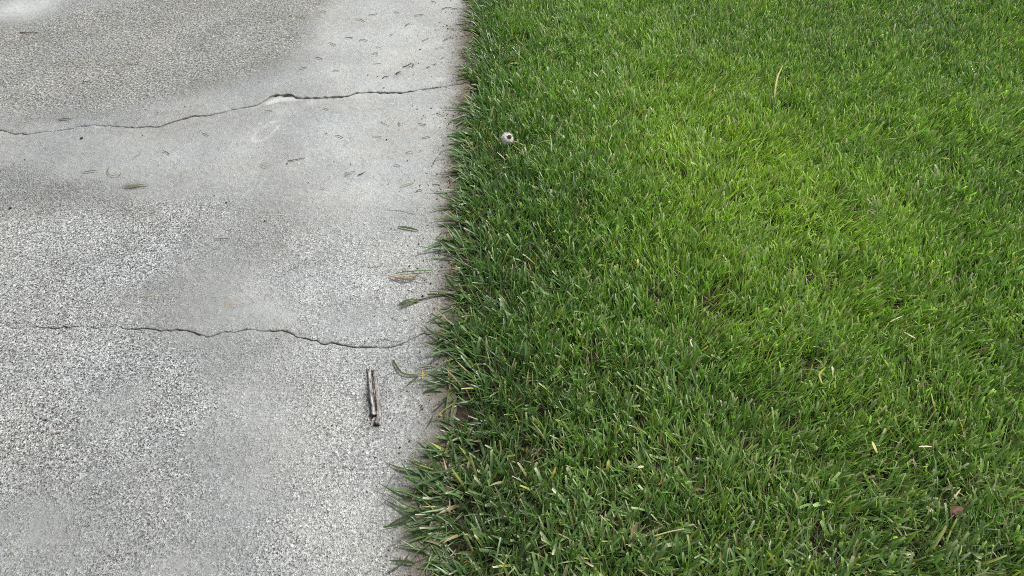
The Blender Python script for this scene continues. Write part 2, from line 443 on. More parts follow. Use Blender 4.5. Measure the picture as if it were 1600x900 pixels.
    for (qx, qy, rx, ry, k) in [(205, 292, 20, 5, .8), (712, 225, 14, 20, .5), (700, 600, 16, 14, .3), (95, 187, 22, 3, .35), (240, 450, 12, 5, .35), (340, 880, 0.1, .1, 0), (487, 888, 12, 6, .3), (620, 830, 14, 22, .1)]:
        if k: st = np.maximum(st, k * blob(x, y, qx, qy, rx, ry))
    surface_cols.warm = np.clip(a + .30 * np.exp(-np.clip(dist, 0, 9) / .18) - .0 * b, 0, 1)
    return np.stack([np.clip(wear, 0, 1), np.clip(tone * .5, 0, 1), np.clip(light, 0, 1), np.clip(st, 0, 1)], -1)

DRIVE = None
def slab_piece(ylo, yhi, label, edge_lo=True, edge_hi=True):
    span = float(np.max(yhi - ylo))
    n = max(8, int(span / 0.0085))
    vv = np.linspace(0, 1, n)
    if not edge_hi: vv = np.linspace(0, 1, int(n * .52)) ** 1.7          # coarser towards the unseen ends
    if not edge_lo: vv = 1 - np.linspace(1, 0, int(n * .62)) ** 1.5
    rows, zoff = [], []
    lim = lambda a: a
    if edge_lo:
        rows += [ylo, ylo, ylo + .0012, ylo + .0035]; zoff += [-.026, -.0016, -.0005, -.0001]
    else:
        rows += [ylo]; zoff += [0]
    m = 0.007
    for v in vv[1:-1]:
        rows.append(ylo + m + v * (yhi - ylo - 2 * m)); zoff.append(0)
    if edge_hi:
        rows += [yhi - .0035, yhi - .0012, yhi, yhi]; zoff += [-.0001, -.0005, -.0016, -.026]
    else:
        rows += [yhi]; zoff += [0]
    Y = np.array(rows); X = np.tile(xs, (len(rows), 1)); ZO = np.tile(np.array(zoff)[:, None], (1, len(xs)))
    ex = edge_x(Y)
    X = np.where(X > ex, ex, X)
    k = len(xs)
    X[:, -1] = ex[:, -1]
    # taper columns so that the last ones sit on the edge
    tcol = np.linspace(0, 1, 14)
    X[:, -14:] = (-0.162) * (1 - tcol) + ex[:, -1:] * tcol
    chip = 0.0042 * np.clip(vnoise(X, Y * 0, 33, 140) - .42, 0, 1) * (vnoise(X, Y * 0, 120, 141) + .4)
    dlo = Y - ylo[None, :] if edge_lo else Y * 0 + 1; dhi = yhi[None, :] - Y if edge_hi else Y * 0 + 1
    wch = .004 + .010 * vnoise(X, Y * 0, 24, 142)
    ZO = ZO - chip * (np.exp(-(dlo / wch) ** 2) + np.exp(-(dhi / wch) ** 2))
    Z = slab_h(X, Y) + ZO - 0.0022 * np.exp(-(ex - X) / .003)
    cols = surface_cols(X, Y)
    lip = (np.exp(-np.abs(dlo) / .004) + np.exp(-np.abs(dhi) / .004)) * sstep(.4, .8, vnoise(X, Y * 0, 21, 143))
    cols[..., 3] = np.maximum(cols[..., 3], .55 * np.clip(lip, 0, 1))
    hl = np.exp(-(dhi / .010) ** 2) * sstep(.55, .85, vnoise(X, Y * 0, 17, 144)) * (np.exp(-dhi / .02))
    cols[..., 2] = np.maximum(cols[..., 2], .55 * np.clip(hl, 0, 1))
    # side wall towards the lawn
    X2 = np.concatenate([X, ex[:, -1:] + .0005], 1); Y2 = np.concatenate([Y, Y[:, -1:]], 1)
    Z2 = np.concatenate([Z, Z[:, -1:] * 0 - .07], 1); c2_ = np.concatenate([cols, cols[:, -1:]], 1)
    me = grid_mesh("concrete_slab", X2, Y2, Z2, c2_)
    wv = np.concatenate([surface_cols.warm, surface_cols.warm[:, -1:]], 1)
    at2 = me.attributes.new("warm", 'FLOAT', 'POINT'); at2.data.foreach_set("value", wv.astype(np.float32).ravel())
    return add("concrete_slab", me, M_CONC, DRIVE, label=label)

bx = np.array([[XL - .05, -1.6, -.009], [-.125, -1.6, -.009], [-.2, 6.5, -.009], [XL - .05, 6.5, -.009]])
byy = np.linspace(-1.55, 6.45, 500)
BX = np.stack([np.full(500, XL - .05), np.full(500, -2.2), edge_x(byy) - .06, edge_x(byy) - .004], 1); BY = np.tile(byy[:, None], (1, 4))
BZ = np.full_like(BX, -0.012)
bm_base = grid_mesh("driveway", BX, BY, BZ)
DRIVE = add("driveway", bm_base, M_FILL, label="grey weathered concrete driveway with two crooked cracks", kind="structure")
full = np.ones_like(xs)
slab_piece(c1hi, 6.4 * full, "far stretch of concrete behind the upper crack", True, False)
slab_piece(c2hi, c1lo, "middle stretch of concrete between the two cracks", True, True)
slab_piece(-1.5 * full, c2lo, "near stretch of concrete in front of the lower crack", False, True)

# ------------------------------------------------------------------ grass
def blade_strips(base, az, lean, curl, length, width, cb, ct, levels=4, cut=None, roll=None, fold=0.0, floor=None, bend2=None):
    """many grass blades at once -> verts, quads, colours. fold>0 gives a three-vertex keeled section"""
    N = len(base)
    t = np.linspace(0, 1, levels)
    ang = lean[:, None] + curl[:, None] * t[None, :] ** 1.3
    ds = length[:, None] / (levels - 1)
    dh, dz = np.sin(ang), np.cos(ang)
    mid = lambda a: (a[:, :-1] + a[:, 1:]) / 2
    hh = np.concatenate([np.zeros((N, 1)), np.cumsum(mid(dh) * ds, 1)], 1)
    zz = np.concatenate([np.zeros((N, 1)), np.cumsum(mid(dz) * ds, 1)], 1)
    ca, sa = np.cos(az)[:, None], np.sin(az)[:, None]
    side = 0 if bend2 is None else bend2[:, None] * t[None, :] ** 2 * length[:, None]
    cx = base[:, :1] + hh * ca - side * sa; cy = base[:, 1:2] + hh * sa + side * ca; cz = base[:, 2:3] + zz
    if floor is not None:
        fl = floor(cx, cy)
        cz = np.where(t[None, :] > 0.2, np.maximum(cz, fl), cz)
    if roll is None: roll = np.zeros(N)
    cut = np.zeros(N, bool) if cut is None else cut
    prof_p = np.interp(t, [0, .25, .6, .85, 1], [.62, 1.0, .86, .48, .04])
    prof_c = np.interp(t, [0, .25, .6, .9, 1], [.62, .95, 1.0, .86, .70])
    prof = np.where(cut[:, None], prof_c[None, :], prof_p[None, :]) * width[:, None] / 2
    # width direction: horizontal normal to the azimuth, rolled about the blade's tangent
    wx, wy, wz = -sa * np.ones_like(ang), ca * np.ones_like(ang), np.zeros_like(ang)
    nx, ny, nz = -dz * ca, -dz * sa, dh           # blade normal
    cr, sr = np.cos(roll)[:, None], np.sin(roll)[:, None]
    ax_, ay_, az_ = wx * cr + nx * sr, wy * cr + ny * sr, wz * cr + nz * sr
    bxn, byn, bzn = nx * cr - wx * sr, ny * cr - wy * sr, nz * cr - wz * sr
    C = np.stack([cx, cy, cz], -1); A = np.stack([ax_, ay_, az_], -1) * prof[..., None]
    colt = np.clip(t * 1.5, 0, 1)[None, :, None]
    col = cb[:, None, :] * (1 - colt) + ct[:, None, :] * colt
    pale = cut & (np.random.default_rng(N).random(N) < .5)      # frayed dry mower cut, with a tip highlight put into the colour
    col[pale, -1, :] = col[pale, -1, :] * .4 + np.array([.80, .79, .56]) * .6
    if fold > 0:
        Bn = np.stack([bxn, byn, bzn], -1) * prof[..., None] * fold
        V = np.stack([C - A, C + Bn * -1.0, C + A], 2); K = 3
    else:
        V = np.stack([C - A, C + A], 2); K = 2
    cols = np.repeat(col[:, :, None, :], K, 2)
    if K == 3:
        cols = cols.copy(); cols[:, :, 1, :] *= 1.12
    idx = np.arange(N * levels * K).reshape(N, levels, K)
    F = []
    for k in range(K - 1):
        F.append(np.stack([idx[:, :-1, k], idx[:, :-1, k + 1], idx[:, 1:, k + 1], idx[:, 1:, k]], -1).reshape(-1, 4))
    cols4 = np.concatenate([cols.reshape(-1, 3), np.ones((N * levels * K, 1))], 1)
    return V.reshape(-1, 3), np.concatenate(F), cols4

def grass_edge(y):
    return np.interp(y, sil[:, 1], sil[:, 0]) + 0.050 - .034 * sstep(1.5, 2.5, np.asarray(y)) + 0.036 * (vnoise(y, np.asarray(y) * 0, 16, 81) - .5)

def in_view(x, y, pad=1.06):
    px, py = to_px(x, y, 0.02)
    return (np.abs(px - 800) < 800 * pad) & (py > -60) & (py < 930)

def lawn_fields(x, y):
    fine = 0.25 + 0 * x
    g = lambda px, py, rx, ry: blob(x, y, px, py, rx, ry)
    # yellow-green fine grass mid-lawn, with light variation put into the colour
    br = 1.05 * g(1150, 230, 190, 95) + .60 * g(1215, 400, 190, 110) + .28 * g(1300, 540, 150, 110) + .45 * g(980, 60, 160, 60) + .30 * g(1480, 180, 120, 60) + .25 * g(1380, 680, 120, 90) + .3 * g(1150, 720, 160, 70)
    br = .22 + br * .8 + 0.55 * (fbm(x, y, 3.2, 90) - .5) + .75 * (fbm(x, y, 9, 91) - .5)
    de = x - edge_x(y)
    br = br - 0.70 * np.exp(-de / .20)
    dark = .5 * g(830, 330, 130, 120) + .5 * g(820, 750, 160, 160) + .3 * g(1500, 800, 200, 120) + .45 * g(1450, 60, 260, 60)
    br = np.clip(br - .45 * dark, -.5, 1.2)
    coarse = np.clip(0.75 * np.exp(-de / .20) + .45 * sstep(.9, .55, y) + .5 * (fbm(x, y, 5, 92) - .5), 0, 1)
    thin = np.maximum(sstep(.60, .80, fbm(x, y, 6.5, 93)) * 0.5, sstep(.54, .74, fbm(x, y, 20, 193, 2)) * .5)
    thin = np.maximum(thin, .08 * sstep(1.15, .6, y))
    thin = np.maximum(thin, .85 * g(1468, 770, 45, 34) + .7 * g(1440, 725, 22, 16) + .5 * g(1395, 335, 16, 10) + .5 * g(1220, 118, 16, 12) + .45 * g(930, 560, 30, 16) + .4 * g(760, 690, 30, 22) + .35 * g(1000, 680, 60, 40))
    return br, coarse, np.clip(thin, 0, .95)

def scatter(n, x0, x1, y0, y1):
    return rng.uniform(x0, x1, n), rng.uniform(y0, y1, n)

def tufts(x, y, per, dense=True):
    """grow tufts at the given spots; returns blade arrays"""
    br, coarse, thin = lawn_fields(x, y)
    keep = rng.random(len(x)) > thin
    x, y, br, coarse = x[keep], y[keep], br[keep], coarse[keep]
    n = len(x)
    tl_az = np.where(rng.random(n) < .74, rng.normal(0.75, .45, n) + 5.0 * (fbm(x, y, 6, 97) - .5), rng.uniform(0, 2 * np.pi, n))      # mown away to the right
    px, _ = to_px(x, y)
    leftish = sstep(1150, 820, px)
    tl_az = np.where(rng.random(n) < leftish * .55, rng.normal(np.pi * .75, .9, n), tl_az)
    tl_mag = rng.uniform(0.04, .30, n) + .30 * vnoise(x, y, 9, 98)
    de = x - grass_edge(y)
    near = np.exp(-np.clip(de, 0, 9) / .035)
    over = rng.random(n) < near * .9
    tl_az = np.where(over, rng.normal(np.pi, .55, n), tl_az)
    tl_mag = np.where(over, rng.uniform(.5, 1.15, n), tl_mag)
    is_c = rng.random(n) < .10 + .62 * coarse
    th = rng.normal(0, 1, n)
    cnt = np.clip(rng.poisson(per, n), 2, 14)
    cnt = np.where(is_c, np.maximum(2, (cnt * .62).astype(int)), cnt)
    k = np.repeat(np.arange(n), cnt); N = len(k)
    c = is_c[k]
    spread = np.where(c, .008, .011)
    bx_ = x[k] + rng.normal(0, 1, N) * spread; by_ = y[k] + rng.normal(0, 1, N) * spread
    # add tuft lean and each blade's own fan-out as vectors
    faz = rng.uniform(0, 2 * np.pi, N); fm = np.abs(rng.normal(0, np.where(c, .44, .27) * (1 + .6 * sstep(1.0, .6, by_)), N))
    vx = tl_mag[k] * np.cos(tl_az[k]) + fm * np.cos(faz); vy = tl_mag[k] * np.sin(tl_az[k]) + fm * np.sin(faz)
    az = np.arctan2(vy, vx); lean = np.clip(np.hypot(vx, vy), 0, 1.35)
    curl = np.abs(rng.normal(.22, .30, N)) * np.where(c, 1.35, .9)
    mow = 0.052 + .006 * (fbm(x, y, 6, 95)[k] - .5) + np.where(c, .004, 0)
    hgt = mow * np.clip(rng.normal(.84, .22, N), .30, 1.35)
    length = hgt / np.clip(np.cos(lean + curl * .45), .42, 1)
    length = np.minimum(length, rng.uniform(.052, .078, N))
    width = np.where(c, rng.normal(.0050, .0011, N), rng.normal(.0028, .0007, N))
    width = np.clip(width * rng.lognormal(0, .26, N), .0014, .0085)
    cut = rng.random(N) < .48 * (1 - .85 * np.exp(-np.clip(bx_ - grass_edge(by_), 0, 9) / .14))
    bz = soil_h(bx_, by_) - .004
    # colours: grass kinds plus the painted light variation
    u = np.clip(br[k] + .22 * th[k] * .6 + rng.normal(0, .16, N), -.6, 1.3)[:, None]
    deep = np.array([.100, .205, .052]); mid_ = np.array([.192, .335, .058]); lime = np.array([.350, .490, .090])
    ct = np.where(u < .35, deep + (mid_ - deep) * sstep(-.45, .35, u), mid_ + (lime - mid_) * sstep(.35, 1.15, u))
    blue = np.array([.135, .232, .112])
    ct = np.where(c[:, None], ct * .55 + blue * .45 * (1 + .5 * np.clip(u, -.3, 1)), ct)
    ct = ct * np.clip(rng.normal(1, .24, (N, 1)), .45, 1.8)
    gy = sstep(1.3, .6, by_)[:, None] * .26 + .10 * np.exp(-np.clip(bx_ - edge_x(by_), 0, 9) / .15)[:, None]
    ct = ct * (1 - gy) + ct.mean(1, keepdims=True) * np.array([.86, 1.10, .72]) * gy     # greyer, coarser kinds near the edge and in front
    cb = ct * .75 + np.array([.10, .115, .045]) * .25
    # dying blades
    r = rng.random(N)
    dry = r < .032 + .04 * sstep(1.15, .65, by_); straw = np.array([.56, .50, .32]); brown = np.array([.24, .17, .10])
    q = rng.random((N, 1))
    dc = straw * q + brown * (1 - q)
    ct = np.where(dry[:, None], dc, ct); cb = np.where(dry[:, None], dc * .85, cb)
    yel = (r > .1) & (r < .13)
    ct = np.where(yel[:, None], np.array([.36, .37, .085]) * (.7 + .6 * q), ct)
    return dict(base=np.stack([bx_, by_, bz], 1), az=az, lean=lean, curl=curl, length=length, width=width, cb=cb, ct=ct, cut=cut,
                roll=rng.normal(0, .55, N), c=c, bend2=rng.normal(0, .10, N))

def gfloor(x, y):
    on = x < edge_x(y)
    return np.where(on, slab_h(x, y) + .0022, soil_h(x, y) + .001)

def sub(d, m):
    return {k: v[m] for k, v in d.items()}

VV, FF, CC = [], [], []
off = 0
def push(d, levels, fold):
    global off
    if len(d['az']) == 0: return
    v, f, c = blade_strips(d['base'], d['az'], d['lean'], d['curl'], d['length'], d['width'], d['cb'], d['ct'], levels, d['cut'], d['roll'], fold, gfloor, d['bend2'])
    VV.append(v); FF.append(f + off); CC.append(c); off += len(v)

# in view: dense
x, y = scatter(55000, -.2, 2.35, .40, 3.25)
m = in_view(x, y) & (x > grass_edge(y)); x, y = x[m], y[m]
d = tufts(x, y, 5.6)
push(sub(d, d['c']), 5, .35)
push(sub(d, ~d['c']), 4, 0)
n_view = len(d['az'])
# just outside the frame: as full to the eye, with fewer and wider blades
x, y = scatter(80000, -.2, 3.0, -.35, 3.9)
m = ~in_view(x, y) & (x > grass_edge(y)); x, y = x[m], y[m]
d = tufts(x, y, 4.6)
d['width'] = d['width'] * 1.35
push(d, 3, 0)
x, y = scatter(30000, -.2, 5.0, -1.4, 6.0)
m = (x > grass_edge(y)) & ((x > 3.0) | (y > 3.9) | (y < -.35)); x, y = x[m], y[m]
d = tufts(x, y, 4)
d['width'] = d['width'] * 2.4
push(d, 3, 0)
# thatch: dead blades lying low between the living ones
x, y = scatter(52000, -.2, 2.4, .38, 3.3)
m = in_view(x, y) & (x > grass_edge(y) - .05 * rng.random(len(x)) ** 1.5); x, y = x[m], y[m]
N = len(x)
q = rng.random((N, 1))
dc = np.array([.34, .28, .155]) * q ** 1.6 + np.array([.10, .072, .042]) * (1 - q ** 1.6)
z0 = np.where(x < edge_x(y), slab_h(x, y) + .001, soil_h(x, y)) + rng.uniform(0, .006, N) * (x > edge_x(y) + .01)
d = dict(base=np.stack([x, y, z0], 1), az=rng.uniform(0, 2 * np.pi, N), lean=rng.normal(1.45, .16, N), curl=rng.normal(.1, .3, N), length=rng.uniform(.018, .05, N),
         width=rng.uniform(.0012, .0034, N), cb=dc * .85, ct=dc, cut=rng.random(N) < .5, roll=rng.normal(0, .9, N), bend2=rng.normal(0, .35, N))
push(d, 3, 0)
lawn_me = mesh_from("lawn_grass", np.concatenate(VV), np.concatenate(FF), np.concatenate(CC))
add("lawn_grass", lawn_me, M_GRASS, label="thick green mown lawn grass filling the right of the picture", cat="grass", kind="stuff")
print("lawn blades in view", n_view, "tris", len(lawn_me.polygons) * 2)

# soil crumbs spilled onto the concrete along the lawn
NC = 9000
cy_ = rng.uniform(.45, 3.2, NC); cx_ = np.minimum(edge_x(cy_), np.interp(cy_, sil[:, 1], sil[:, 0]) + .045) + .02 - rng.exponential(.024 + .03 * fbm(cy_, cy_ * 0, 5, 150), NC)
keepc = rng.random(NC) < .25 + .9 * sstep(.35, .7, vnoise(cy_, cy_ * 0, 9, 151)); cx_, cy_ = cx_[keepc], cy_[keepc]; NC = len(cx_)
octa = np.array([[1, 0, 0], [0, 1, 0], [-1, 0, 0], [0, -1, 0], [0, 0, .8], [0, 0, -.8]], float)
of = np.array([[0, 1, 4], [1, 2, 4], [2, 3, 4], [3, 0, 4], [1, 0, 5], [2, 1, 5], [3, 2, 5], [0, 3, 5]])
rad_ = np.clip(rng.lognormal(math.log(.0011), .5, NC), .0005, .0042)
cv = octa[None] * (1 + .35 * rng.normal(0, 1, (NC, 6, 1))) * rad_[:, None, None]
an = rng.uniform(0, 6.28, NC); ca_, sa_ = np.cos(an)[:, None], np.sin(an)[:, None]
cv = np.stack([cv[..., 0] * ca_ - cv[..., 1] * sa_, cv[..., 0] * sa_ + cv[..., 1] * ca_, cv[..., 2]], -1)
cv += np.stack([cx_, cy_, np.where(cx_ < edge_x(cy_), slab_h(cx_, cy_), soil_h(cx_, cy_)) + rad_ * .4], -1)[:, None, :]
cf = (of[None] + (np.arange(NC) * 6)[:, None, None]).reshape(-1, 3)
qq = rng.random((NC, 1)); ccol = np.array([.045, .032, .022]) * (1 - qq) + np.array([.17, .125, .085]) * qq
ccol = np.concatenate([np.repeat(ccol, 6, 0), np.ones((NC * 6, 1))], 1)
add("soil_crumbs", mesh_from("soil_crumbs", cv.reshape(-1, 3), cf, ccol, False), M_STONE, label="brown soil crumbs spilled along the edge of the concrete", cat="soil", kind="stuff")

# ------------------------------------------------------------------ coarse tufts hanging over the concrete edge
def edge_tuft(px, py, nb, reach, label, spread=.05, dirm=np.pi, dirs=.75, seed=0):
    r = np.random.default_rng(500 + seed)
    c = at(px, py); base_z = float(soil_h(c[0], c[1]))
    root = add("grass_tuft", None, None, label=label, cat="grass tuft", group="coarse grass tufts along the edge of the concrete", loc=(c[0], c[1], base_z))
    for i in range(nb):
        b = np.array([[r.normal(0, spread * .35), r.normal(0, spread * .55), -.004]])
        az = np.array([r.normal(dirm, dirs)]); ln = np.array([r.uniform(.55, 1.25)]); cu = np.array([r.uniform(.1, .75)])
        L = np.array([reach * r.uniform(.7, 1.4)]); W = np.array([r.uniform(.0036, .0068)])
        g = r.random()
        ct = (np.array([.058, .112, .044]) * (1 - g) + np.array([.115, .195, .058]) * g)[None] * r.uniform(.75, 1.25)
        if r.random() < .07: ct = np.array([[.30, .25, .12]])
        cb = ct * .8 + np.array([[.10, .10, .04]]) * .2
        fl = lambda x_, y_: gfloor(x_ + c[0], y_ + c[1]) - base_z + r.uniform(0, .006)
        v, f, col = blade_strips(b, az, ln, cu, L, W, cb, ct, 7, np.array([r.random() < .06]), np.array([r.normal(0, .45)]), .4, fl, np.array([r.normal(0, .22)]))
        add("blade", mesh_from("blade", v, f, col), M_GRASS, root)

edge_tuft(680, 795, 34, .075, "broad-bladed tuft sprawling farthest onto the concrete at the bottom", .055, seed=1)
edge_tuft(698, 735, 26, .070, "tuft just behind the bottom sprawl, above it, pointing left over concrete", .05, seed=2)
edge_tuft(690, 868, 24, .060, "lowest tuft at the bottom edge of the photo, beside the concrete", .05, seed=3)
edge_tuft(722, 600, 28, .075, "tuft reaching left beside the split stick on the concrete", .05, seed=4)
edge_tuft(718, 530, 26, .075, "tuft whose blades cover the right end of the lower crack", .045, seed=5)
edge_tuft(728, 470, 20, .060, "tuft beside the long leafy runner on the concrete", .045, seed=6)
edge_tuft(722, 385, 26, .068, "tuft leaning over the concrete right of the single green clipping", .05, seed=7)
edge_tuft(728, 325, 24, .068, "tuft midway between the dandelion head and the green clipping", .05, seed=8)
edge_tuft(738, 262, 22, .068, "tuft left of and below the white dandelion head", .05, seed=9)
edge_tuft(745, 180, 26, .075, "tuft on the concrete edge just below the upper crack's right end", .05, seed=10)
edge_tuft(751, 105, 26, .078, "tuft on the concrete edge above the upper crack's right end", .06, seed=11)
edge_tuft(756, 30, 26, .080, "tuft at the top of the photo where lawn meets concrete", .06, seed=12)

# ------------------------------------------------------------------ single things: builders
def path_pts(pxs, lift=.0015, n=None, arch=0.0):
    p = np.array([at(*q)[:2] for q in pxs])
    s = np.concatenate([[0], np.cumsum(np.linalg.norm(np.diff(p, axis=0), axis=1))])
    n = n or max(5, 3 * len(pxs))
    ss = np.linspace(0, s[-1], n)
    x_ = np.interp(ss, s, p[:, 0]); y_ = np.interp(ss, s, p[:, 1])
    for _ in range(2):
        x_[1:-1] = (x_[:-2] + 2 * x_[1:-1] + x_[2:]) / 4; y_[1:-1] = (y_[:-2] + 2 * y_[1:-1] + y_[2:]) / 4
    t = ss / s[-1]
    z_ = gfloor(x_, y_) + lift + arch * np.sin(np.pi * t)
    return np.stack([x_, y_, z_], 1), t, s[-1]

def ribbon(P_, w, col, tip=None, tilt=.2, fold=.3, shape='leaf'):
    """lying leaf: keeled strip along P_"""
    n = len(P_); T = np.gradient(P_, axis=0); T /= np.linalg.norm(T, axis=1)[:, None]
    S_ = np.cross(T, [0, 0, 1]); S_ /= np.linalg.norm(S_, axis=1)[:, None]
    t = np.linspace(0, 1, n)
    prof = np.interp(t, [0, .2, .6, .88, 1], [.5, .95, 1, .6, .08]) if shape == 'leaf' else np.interp(t, [0, .05, .95, 1], [.7, 1, 1, .75])
    hw = (w / 2 * prof)[:, None]
    up = np.array([0, 0, 1.0])
    V = np.stack([P_ - S_ * hw + up * hw * (fold + tilt), P_ + up * hw * 0, P_ + S_ * hw + up * hw * max(0, fold - tilt)], 1).reshape(-1, 3)
    idx = np.arange(n * 3).reshape(n, 3)
    F = np.concatenate([np.stack([idx[:-1, k], idx[:-1, k + 1], idx[1:, k + 1], idx[1:, k]], -1) for k in (0, 1)])
    tip = col if tip is None else tip
    c = np.array(col)[None] * (1 - t[:, None]) + np.array(tip)[None] * t[:, None]
    c = np.repeat(c[:, None, :], 3, 1); c[:, 1] *= 1.12
    return V, F, np.concatenate([c.reshape(-1, 3), np.ones((n * 3, 1))], 1)

def tube(P_, r0, r1, col, sides=7, rough=.12, seed=0, flat=1.0, tip=None):
    P_ = np.asarray(P_, float)
    rr = np.random.default_rng(seed); n = len(P_)
    T = np.gradient(P_, axis=0); T /= np.linalg.norm(T, axis=1)[:, None]
    ref = np.array([0, 0, 1.0]) if abs(T[:, 2]).max() < .9 else np.array([1.0, 0.2, 0])
    S_ = np.cross(T, ref); S_ /= np.linalg.norm(S_, axis=1)[:, None]; U = np.cross(S_, T)
    a = np.linspace(0, 2 * np.pi, sides, endpoint=False)
    rad = np.linspace(r0, r1, n)[:, None] * (1 + rough * rr.normal(0, 1, (n, sides)))
    V = P_[:, None, :] + (S_[:, None, :] * np.cos(a)[None, :, None] + U[:, None, :] * np.sin(a)[None, :, None] * flat) * rad[..., None]
    idx = np.arange(n * sides).reshape(n, sides)
    F = np.stack([idx[:-1], np.roll(idx[:-1], -1, 1), np.roll(idx[1:], -1, 1), idx[1:]], -1).reshape(-1, 4)
    v = np.concatenate([V.reshape(-1, 3), P_[:1] - T[:1] * r0 * .3, P_[-1:] + T[-1:] * r1 * .3])
    c0, c1 = n * sides, n * sides + 1
    caps = np.array([[c0, (k + 1) % sides, k] for k in range(sides)] + [[c1, idx[-1, k], idx[-1, (k + 1) % sides]] for k in range(sides)])
    t = np.linspace(0, 1, n)[:, None, None]
    tip = col if tip is None else tip
    c = np.array(col) * (1 - t) + np.array(tip) * t
    c = np.repeat(c, sides, 1) * rr.uniform(.8, 1.2, (n, sides, 1))
    c = np.concatenate([c.reshape(-1, 3), np.array([col, tip]) * .6])
    return v, [F, caps], np.concatenate([c, np.ones((len(c), 1))], 1)

def merge(parts):
    v, c, q, t, o = [], [], [], [], 0
    for (pv, pf, pc) in parts:
        for f in (pf if isinstance(pf, list) else [pf]):
            (q if f.shape[1] == 4 else t).append(f + o)
        v.append(pv); c.append(pc); o += len(pv)
    fl = []
    if q: fl.append(np.concatenate(q))
    if t: fl.append(np.concatenate(t))
    return np.concatenate(v), fl, np.concatenate(c)

def place(name, geo, mat, label=None, cat=None, group=None, parent=None, origin=None):
    v, f, c = geo
    if origin is None: origin = np.array([v[:, 0].mean(), v[:, 1].mean(), v[:, 2].min()])
    return add(name, mesh_from(name, v - origin, f, c), mat, parent, label, cat, group, None, tuple(origin) if parent is None else (0, 0, 0))

GREEN, DGREEN, STRAW, BROWN, DARK, PALE = (.095, .165, .045), (.055, .095, .040), (.38, .31, .16), (.16, .105, .06), (.050, .040, .032), (.58, .55, .36)
SC = 0
def leafbit(pts, wmm, col, label, tip=None, name="grass_clipping", cat="grass clipping", group=None, lift=.001, arch=.002, shape='leaf', mat=None, tilt=.2):
    P_, t, L = path_pts(pts, lift, arch=arch)
    return place(name, ribbon(P_, wmm * 1e-3, col, tip, tilt, .3, shape), mat or M_GRASS, label, cat, group)
def twig(pts, rmm, col, label, name="twig", cat="twig", group=None, r1=None, arch=.0006):
    global SC; SC += 1
    P_, t, L = path_pts(pts, rmm * 1e-3 * .8, arch=arch)
    return place(name, tube(P_, rmm * 1e-3, (r1 or rmm * .6) * 1e-3, col, 6, .16, SC), M_BARK, label, cat, group)
def pebble(px, py, dmm, col, label, name="pebble", cat="pebble", group=None):
    global SC; SC += 1
    r = np.random.default_rng(900 + SC)
    c = at(px, py); h = float(gfloor(c[0], c[1]))
    V, nu, nv = [], 9, 6
    for j in range(nv + 1):
        for i in range(nu):
            ph = np.pi * j / nv; th = 2 * np.pi * i / nu
            V.append([np.sin(ph) * np.cos(th), np.sin(ph) * np.sin(th) * .8, np.cos(ph) * .62])
    V = np.array(V) * (1 + .16 * r.normal(0, 1, (len(V), 1))) * dmm * .5e-3
    V[:nu] = V[:nu].mean(0); V[-nu:] = V[-nu:].mean(0)
    a = r.uniform(0, 6.28); V = V @ np.array([[np.cos(a), np.sin(a), 0], [-np.sin(a), np.cos(a), 0], [0, 0, 1]])
    V[:, 2] -= V[:, 2].min()
    idx = np.arange((nv + 1) * nu).reshape(nv + 1, nu)
    F = np.stack([idx[:-1], np.roll(idx[:-1], -1, 1), np.roll(idx[1:], -1, 1), idx[1:]], -1).reshape(-1, 4)
    cc = np.tile(np.array([*col, 1.0]), (len(V), 1))
    return place(name, (V + np.array([c[0], c[1], h - .0015]), F, cc), M_STONE, label, cat, group)

